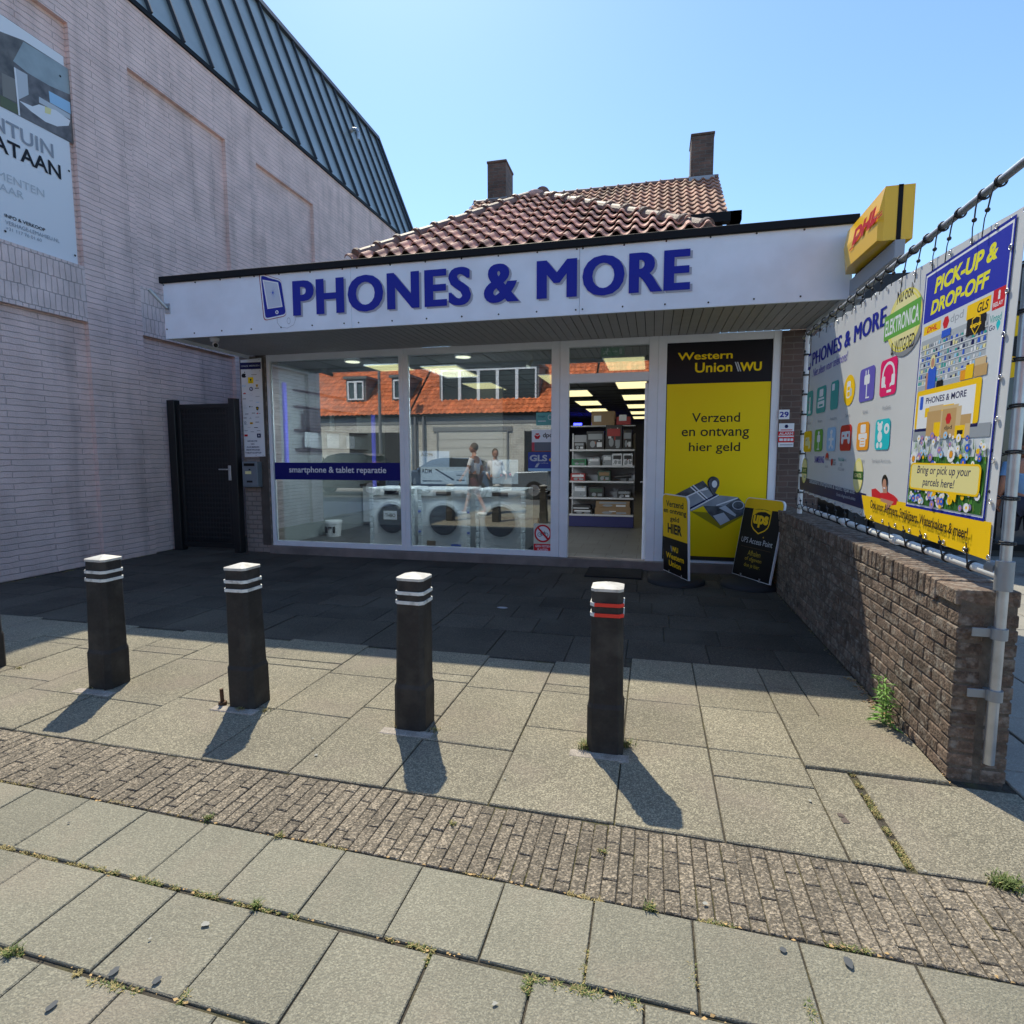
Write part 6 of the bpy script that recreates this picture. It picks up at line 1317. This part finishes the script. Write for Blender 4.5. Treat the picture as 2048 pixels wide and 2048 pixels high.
def person(lab, loc, rz, H_, shirt, legs, hair, skin, walk=.0, shorts=False, shoe=None, arm=0.0, longsleeve=False):
    k = H_/1.75; t = thing('person', lab, 'person', loc); t.rotation_euler.z = rz
    J = {}
    def P_(n, x, y, z, r): J[n] = (len(J), Vector((x*k, y*k, z*k)), r*k)
    # figure faces -Y
    P_('pel', 0, 0, .95, .145); P_('belly', 0, -.01, 1.08, .135); P_('chest', 0, 0, 1.27, .155); P_('neckb', 0, .01, 1.43, .095); P_('neck', 0, 0, 1.50, .052); P_('skull', 0, -.01, 1.56, .06)
    for s_, n in ((-1, 'l'), (1, 'r')):
        w_ = walk*s_
        P_('hip'+n, s_*.09, 0, .90, .095); P_('knee'+n, s_*.10, -.16*w_-.02, .50, .06); P_('ank'+n, s_*.10, -.30*w_+.04*max(-w_, 0), .09+.03*max(-w_, 0), .040); P_('toe'+n, s_*.115, -.30*w_-.15, .035, .035)
        P_('sho'+n, s_*.165, .01, 1.385, .070); P_('elb'+n, s_*.235, .10*w_+.02, 1.12, .042); P_('wri'+n, s_*.24, .10*w_-.10-arm*.1, .90+arm*.2, .028); P_('palm'+n, s_*.235, .10*w_-.14-arm*.1, .84+arm*.2, .030)
    E2 = [('pel', 'belly'), ('belly', 'chest'), ('chest', 'neckb'), ('neckb', 'neck'), ('neck', 'skull')]
    for n in 'lr': E2 += [('pel', 'hip'+n), ('hip'+n, 'knee'+n), ('knee'+n, 'ank'+n), ('ank'+n, 'toe'+n), ('chest', 'sho'+n), ('sho'+n, 'elb'+n), ('elb'+n, 'wri'+n), ('wri'+n, 'palm'+n)]
    def sub(keys, ed, gr, sx=1):
        ids = {q: i for i, q in enumerate(keys)}
        return skinmesh([J[q][1] for q in keys], [(ids[a], ids[c]) for a, c in ed if a in ids and c in ids], [J[q][2]*gr.get(q, gr.get('*', 1)) for q in keys])
    b = B(); vs, fs = sub(list(J), E2, {}); b.add(vs, fs, 0, True)
    for s_, n in ((-1, 'l'), (1, 'r')):        # fingers and thumb, rooted inside the palm
        p = J['palm'+n][1]; d = (p-J['wri'+n][1]).normalized()
        for q in range(4):
            o_ = p+Vector((0, (q-1.5)*.019, 0))*k; L_ = (.060, .070, .066, .052)[q]*k
            b.tube([o_, o_+d*L_*.6, o_+d*L_*.9+Vector((-s_*.018, 0, -.012))*k, o_+d*L_+Vector((-s_*.032, 0, -.02))*k], .0085*k, 6)
        b.tube([p+Vector((0, -.02, .01))*k, p+Vector((-s_*.012, -.048, -.012))*k, p+Vector((-s_*.022, -.052, -.038))*k], .010*k, 6)
    # head with face
    hc = Vector((0, -.015, 1.64))*k
    b.ball(hc, .105*k, 18, 14, sc=(.78, .95, 1.12)); b.ball(hc+Vector((0, -.055, -.06))*k, .055*k, 12, 8, sc=(.9, .8, .9))
    b.cyl(hc+Vector((0, -.095, .005))*k, hc+Vector((0, -.118, -.022))*k, .009*k, .015*k, n=8); b.ball(hc+Vector((0, -.112, -.024))*k, .015*k, 8, 6)
    for s_ in (-1, 1): b.ball(hc+Vector((s_*.084, .005, -.01))*k, .026*k, 8, 6, sc=(.4, .7, 1))
    bd = b.build('body', mat('skin_'+skin, {'tan': (.42, .20, .13), 'pale': (.52, .30, .22)}[skin], .55), None, recalc=False)
    bd.parent = t
    def child(b_, nm, m): o = b_.build(nm, m, None, recalc=False); o.parent = t; return o
    b = B()
    for s_ in (-1, 1): b.ball(hc+Vector((s_*.033, -.093, .005))*k, .010*k, 8, 6)
    child(b, 'eyes', mat('eye_dark', (.03, .02, .02), .3)); b = B(); b.box(hc.x-.022*k, hc.x+.022*k, hc.y-.103*k, hc.y-.095*k, hc.z-.058*k, hc.z-.050*k); child(b, 'lips', mat('lips', (.35, .10, .08), .5))
    b = B(); vs, fs = sub(['pel', 'belly', 'chest', 'neckb', 'shol', 'shor']+(['elbl', 'elbr', 'wril', 'wrir'] if longsleeve else []), E2, {'*': 1.14, 'neckb': .95, 'wril': 1.3, 'wrir': 1.3}); b.add(vs, fs, 0, True)
    if not longsleeve:
        for n in 'lr': a, c = J['sho'+n][1], J['elb'+n][1]; b.cyl(a, a.lerp(c, .62), .072*k, .060*k, n=12)
    child(b, 'shirt', shirt)
    b = B()
    if shorts:
        vs, fs = sub(['pel', 'hipl', 'hipr'], E2, {'*': 1.12}); b.add(vs, fs, 0, True)
        for n in 'lr': a, c = J['hip'+n][1], J['knee'+n][1]; b.cyl(a, a.lerp(c, .85), .11*k, .092*k, n=14)
    else: vs, fs = sub(['pel', 'hipl', 'hipr', 'kneel', 'kneer', 'ankl', 'ankr'], E2, {'*': 1.14, 'ankl': 1.6, 'ankr': 1.6, 'kneel': 1.25, 'kneer': 1.25}); b.add(vs, fs, 0, True)
    child(b, 'trousers' if not shorts else 'shorts', legs)
    b = B(); b.ball(hc+Vector((0, .018, .028))*k, .110*k, 16, 12, sc=(.80, .93, 1.0))
    child(b, 'hair', hair)
    for n in 'lr':
        b = B(); a, c = J['ank'+n][1], J['toe'+n][1]; b.ball((a+c)/2+Vector((0, -.01, -.028))*k, .09*k, 12, 8, sc=(.55, 1.5, .55)); child(b, 'shoe', shoe)
    return t
WT = mat('cloth_white', (.78, .78, .8), .8); DK = mat('cloth_dark', (.03, .033, .045), .8); NV = mat('cloth_navy', (.015, .018, .04), .8); LB_ = mat('cloth_light_blue', (.20, .38, .62), .8); SHW = mat('shoe_white', (.75, .75, .75), .5); SHB = mat('shoe_black', (.02, .02, .02), .5); RD = mat('cloth_maroon', (.10, .03, .04), .8)
person('person in a white t-shirt and short dark trousers walking past, mirrored in the shop window', (-4.42, 1.55, 0), R(-85), 1.82, WT, RD, mat('hair_grey', (.12, .09, .07), .9), 'tan', 1.0, True, SHW, .2)
person('person in a white jacket and dark jeans, mirrored in the shop window', (-3.98, 1.15, 0), R(150), 1.68, WT, DK, mat('hair_brown', (.10, .06, .035), .9), 'tan', .6, False, SHB, .9, True)
gp = G(2032, 1148)
person('person in a light blue t-shirt and dark shorts walking away beyond the steel post', (gp.x+.02, gp.y, 0), R(165), 1.78, LB_, NV, mat('hair_grey', ()), 'tan', .5, True, SHB, .0)

# ================================================================ NEIGHBOUR ON THE RIGHT
nb = thing('neighbour_building', 'dark flat fronted shop building beyond the banner on the side street', 'building', (6, 10, 0))
b = B(); b.box(3.02, 12, 10.0, 18, 0, 4.16); b.build('wall', mat('dark_cladding', (.030, .033, .038), .6), nb)
b = B(); b.box(2.98, 12, 9.9, 10.0, 3.7, 4.2); b.build('roof_band', mat('dark_band', (.012, .013, .016), .5), nb)
for i in range(5): b = B(); b.box(3.3+i*1.6, 4.7+i*1.6, 9.93, 10.0, .1, 3.1); b.build('window_frame', M_BLK, nb); b = B(); b.box(3.38+i*1.6, 4.62+i*1.6, 9.92, 9.93, .2, 3.0); b.build('pane', mat('neighbour_glass', (.05, .06, .07), .08), nb)
q = PY(9.0).at(*z4(1722, 1240)); rs_ = thing('round_sign', 'round amber and black sign on the dark building behind the post', 'sign', (q[0], 9.9, q[1]))
b = B(); b.cyl((q[0]+.05, 9.3, q[1]), (q[0]+.05, 9.36, q[1]), .42, n=32); b.build('disc', M_YEL2, rs_); b = B(); b.cyl((q[0]+.17, 9.285, q[1]), (q[0]+.17, 9.3, q[1]), .14, n=28); b.build('emblem', M_BLKP, rs_); b = B(); b.box(q[0], q[0]+.06, 9.36, 9.98, q[1]-.04, q[1]+.04); b.build('bracket', M_BLK, rs_)
bg_ = thing('brick_block', 'distant brown brick houses closing the side street', 'building', (20, 40, 0)); b = B(); b.box(5, 40, 45, 52, 0, 6); b.build('wall', M_RPIL, bg_); b = B(); b.prism([(5, 6)]*0+[(4.8, 6), (40, 6), (40, 6.2), (4.8, 6.2)], 44.8, 52.2); b.build('roof', M_TILE2, bg_)

# ================================================================ WEEDS, GRASS, DEBRIS
GR1 = mat('grass_green', (.11, .15, .03), .7, isl=.3); GR2 = mat('grass_dry', (.38, .30, .12), .8, isl=.3); GR3 = mat('weed_green', (.17, .33, .06), .6, isl=.25)
random.seed(21)
def blade(b, p, h_, mi, w_=.0022, lean=1.0):
    a_ = random.uniform(0, 6.283); d = Vector((math.cos(a_), math.sin(a_), 0)); s_ = Vector((-d.y, d.x, 0))*w_
    q1 = p+d*h_*.25*lean+Vector((0, 0, h_*.6)); q2 = p+d*h_*.75*lean+Vector((0, 0, h_*.8))
    b.add([p-s_, p+s_, q1+s_*.8, q1-s_*.8, q2], [(0, 1, 2, 3), (3, 2, 4)], mi)
b = B()
def clump(x, y, r, n, h_, dry=.4):
    for _ in range(n):
        a_, d = random.uniform(0, 6.28), random.gauss(0, r*.5)
        blade(b, Vector((x+math.cos(a_)*d, y+math.sin(a_)*d, -.004)), random.uniform(.4, 1)*h_, 1 if random.random() < dry else 0)
def strip(x0, y0, x1, y1, n, h_, w_, dry=.5):
    dry = min(1, dry+.2)
    for _ in range(int(n*1.5)):
        t_ = random.random(); x, y = x0+(x1-x0)*t_, y0+(y1-y0)*t_
        if math.sin(t_*37+x0*9)+math.sin(t_*13+y0) < -.3: continue
        blade(b, Vector((x+random.gauss(0, w_), y+random.gauss(0, w_), -.012)), .006+random.uniform(.3, 1)*h_*.62, 1 if random.random() < dry else 0)
def px_strip(p0, p1, n, h_=.022, w_=.004, dry=.5): a, c = G(*p0), G(*p1); strip(a.x, a.y, c.x, c.y, n, h_, w_, dry)
def px_clump(p, r=.02, n=60, h_=.03, dry=.3): a = G(*p); clump(a.x, a.y, r, n, h_, dry)
zl_, zm_, zr_ = crop(0, 1500, .3623), crop(700, 1500, .3623), crop(1400, 1500, .3354)
strip(-7.43, 4.2, -7.43, 7.5, 700, .04, .012, .5); strip(1.345, 3.0, 1.345, 7.0, 260, .03, .008, .7)
px_strip(zl_(0, 530), zl_(480, 640), 500, .02, .006, .7); px_strip(zl_(520, 650), zl_(1200, 810), 600, .025, .005, .35); px_strip(zl_(1300, 840), zl_(1640, 920), 300, .02, .004, .4); px_clump(zl_(1415, 865), .018, 90, .03, .1)
px_strip(zl_(0, 165), zl_(200, 190), 250, .015, .006, 1); px_strip(zl_(350, 225), zl_(1100, 370), 500, .015, .004, .9); px_clump(zl_(1150, 380), .02, 90, .025, .2); px_clump(zl_(1540, 480), .02, 70, .025, .6); px_strip(zl_(1680, 490), zl_(1900, 550), 160, .02, .005, .6)
px_strip(zl_(0, 1110), zl_(110, 1130), 200, .03, .006, .2); px_clump(zl_(60, 1125), .02, 110, .03, .15); px_strip(zl_(500, 1270), zl_(760, 1340), 260, .025, .005, .4); px_clump(zl_(425, 1240), .016, 60, .015, 1); px_strip(zl_(1000, 1390), zl_(1040, 1330), 90, .025, .004, .2); px_strip(zl_(100, 1100), zl_(340, 890), 120, .015, .003, .4)
px_strip(zm_(640, 670), zm_(800, 700), 120, .015, .004, .8); px_strip(zm_(1200, 790), zm_(1400, 835), 160, .02, .005, .8); px_clump(zm_(1660, 880), .02, 110, .03, .25); px_strip(zm_(330, 1070), zm_(460, 1110), 160, .025, .005, .4); px_strip(zm_(440, 1130), zm_(420, 1180), 50, .02, .003, .3)
px_strip(zm_(970, 1260), zm_(1600, 1410), 600, .03, .005, .2); px_strip(zm_(985, 1280), zm_(975, 1340), 100, .03, .004, .2); px_strip(zm_(1280, 1300), zm_(1310, 1100), 120, .02, .003, .3); px_strip(zm_(1890, 1180), zm_(1900, 1300), 70, .025, .003, .5); px_strip(zm_(200, 1030), zm_(240, 1045), 50, .02, .004, .7); px_clump(zm_(565, 410), .012, 30, .02, .7); px_clump(zm_(1400, 565), .02, 50, .018, .4)
a, c = G(1607, 1450), G(1722, 1642); strip(.95, 2.90, .95, 2.26, 900, .02, .007, .55)
px_clump(zr_(1840, 805), .05, 400, .035, .05); px_clump(zr_(1780, 800), .03, 150, .03, .1); px_strip(zr_(0, 1015), zr_(200, 1055), 150, .025, .005, .4); px_strip(zr_(760, 1150), zr_(1020, 1200), 200, .02, .005, .2); px_strip(zr_(640, 1500), zr_(680, 1620), 110, .03, .003, .15)
for x, y, n, h_, d in ((-.30, 2.83, 170, .06, .35), (-.10, 2.90, 80, .05, .3), (-1.34, 2.83, 100, .05, .9), (-1.13, 2.83, 40, .03, .9), (-2.35, 2.80, 90, .03, .8), (-2.2, 2.82, 60, .025, .8), (-3.50, 2.86, 100, .035, .6), (-1.62, 3.46, 60, .05, .5), (-4.35, 3.0, 50, .02, .8)): clump(x, y, .035, n, h_, d)
b2 = b.build('grass', [GR1, GR2], None, recalc=False); tag(b2, 'tufts of green and dry grass growing in the paving joints', 'grass', kind='stuff')
# leafy weed against the wall
wd = thing('weed_plant', 'bright green leafy weed growing at the foot of the low brick wall', 'plant', (1.31, 3.52, 0))
b = B(); lf = B()
for s_ in range(5):
    x, y = 1.30+random.uniform(-.03, .03), 3.50+random.uniform(-.07, .09); h_ = random.uniform(.2, .32); lx_, ly_ = random.uniform(-.06, .01), random.uniform(-.05, .05)
    pts = [Vector((x+lx_*t_*t_, y+ly_*t_*t_, h_*t_)) for t_ in (0, .3, .6, 1)]; b.tube(pts, .0022, 5)
    for k in range(26):
        t_ = random.uniform(.08, 1); p = Vector((x+lx_*t_*t_, y+ly_*t_*t_, h_*t_)); a_ = k*2.4; L_ = random.uniform(.05, .085)*(1.15-.5*t_); d = Vector((math.cos(a_), math.sin(a_), random.uniform(-.1, .5))).normalized(); w_ = d.cross(Vector((0, 0, 1))).normalized()*L_*.10
        if p.x+d.x*L_ > 1.36: d.x = -abs(d.x)
        lf.add([p, p+d*L_*.4+w_, p+d*L_*.75+w_*.7-Vector((0, 0, .004)), p+d*L_-Vector((0, 0, .012)), p+d*L_*.75-w_*.7-Vector((0, 0, .004)), p+d*L_*.4-w_], [(0, 1, 2, 3, 4, 5)])
b.build('stem', GR3, wd); lf.build('leaves', GR3, wd, recalc=False)
# dry leaf litter and brick crumbs along the foot of the wall
b = B()
for k in range(240):
    t_ = random.random(); p = Vector((1.355-abs(random.gauss(0, .03)), 2.9+1.3*t_**1.3, .004)); r_ = random.uniform(.004, .012)
    if random.random() < .25: b.ball(p, r_*.9, 6, 4, mi=1, sc=(1, 1.2, .6))
    else: a_ = random.uniform(0, 6.28); b.add([p+Vector((math.cos(a_+q)*r_*(1.6 if q % 2 < 1 else .7), math.sin(a_+q)*r_, .003*math.sin(q*2))) for q in (0, 1.3, 2.6, 4.2)], [(0, 1, 2, 3)], 0)
for _ in range(260):
    p = G(random.uniform(0, 2048), random.uniform(1560, 2040)); yj = random.choice([1.838, 1.505, 1.168, .83]); p.y = warp(p.x, yj)+random.gauss(0, .006); r_ = random.uniform(.002, .006); a_ = random.uniform(0, 6.28)
    b.add([Vector((p.x+math.cos(a_+q)*r_*(1.6 if q % 2 < 1 else .7), p.y+math.sin(a_+q)*r_, .001+random.uniform(0, .002))) for q in (0, 1.3, 2.6, 4.2)], [(0, 1, 2, 3)], 0)
tag(b.build('leaf_litter', [mat('dry_leaf', (.45, .29, .12), .8, isl=.35), mat('brick_crumb', (.30, .20, .14), .9, isl=.3)], None, recalc=False), 'dry leaf bits and brick crumbs along the wall foot and slab joints', 'litter', kind='stuff')
# gum spots and stains pressed into the slabs
b = B()
for (x, y), rx, ry in ((zl_(627, 1233), .011, .017), (zl_(865, 1280), .010, .014), (zl_(287, 1420), .009, .018), (zr_(495, 1200), .010, .010), (zr_(885, 1275), .011, .023), (zl_(380, 408), .005, .005)):
    p = G(x, y); n_ = 14; b.add([Vector((p.x+rx*random.uniform(.8, 1.15)*math.cos(6.283*k/n_), p.y+ry*random.uniform(.8, 1.15)*math.sin(6.283*k/n_), .0062)) for k in range(n_)], [tuple(range(n_))])
tag(b.build('gum_spots', mat('old_gum', (.085, .09, .095), .8), None, recalc=False), 'old dark chewing gum spots on the pale slabs', 'stain', kind='stuff')
b = B()
for (x, y), r_ in (((626, 1479), .006), ((632, 1512), .010), ((1620, 1604), .008), ((1410, 1810), .009), ((412, 1850), .012), ((1010, 1560), .005), ((1850, 1745), .006), ((1780, 1500), .014), ((990, 2010), .008), ((300, 1880), .005)):
    p = G(x, y); n_ = 12; b.add([Vector((p.x+r_*random.uniform(.6, 1.3)*math.cos(6.283*k/n_), p.y+r_*random.uniform(.5, 1.2)*math.sin(6.283*k/n_), .0064)) for k in range(n_)], [tuple(range(n_))])
tag(b.build('bird_droppings', mat('dropping', (.34, .33, .29), .8), None, recalc=False), 'small pale bird droppings and chips on the paving slabs', 'stain', kind='stuff')
b = B()
for (x, y), r_ in (((1690, 1643-2), .020), ((1692, 1652-4), .014)):
    p = G(1690, 1643) if r_ == .02 else G(1682, 1632); n_ = 14; b.add([Vector((p.x+r_*random.uniform(.6, 1.1)*math.cos(6.283*k/n_), p.y+r_*1.3*random.uniform(.6, 1.1)*math.sin(6.283*k/n_), .0045+(r_ == .014)*.0003)) for k in range(n_)], [tuple(range(n_))])
tag(b.build('rust_stain', mat('rust_stain', (.115, .085, .07), .85), None, recalc=False), 'dark reddish stain on the slab between paver strip and wall', 'stain', kind='stuff')
tag(B().ball(G(1005, 1216)+Vector((0, 0, .004)), .05, 8, 4, sc=(1.2, .5, .12)).build('crumpled_wrapper', mat('wrapper', (.40, .42, .48), .4, bump=1, bs=40)), 'crumpled pale wrapper lying on the shaded paving', 'litter')
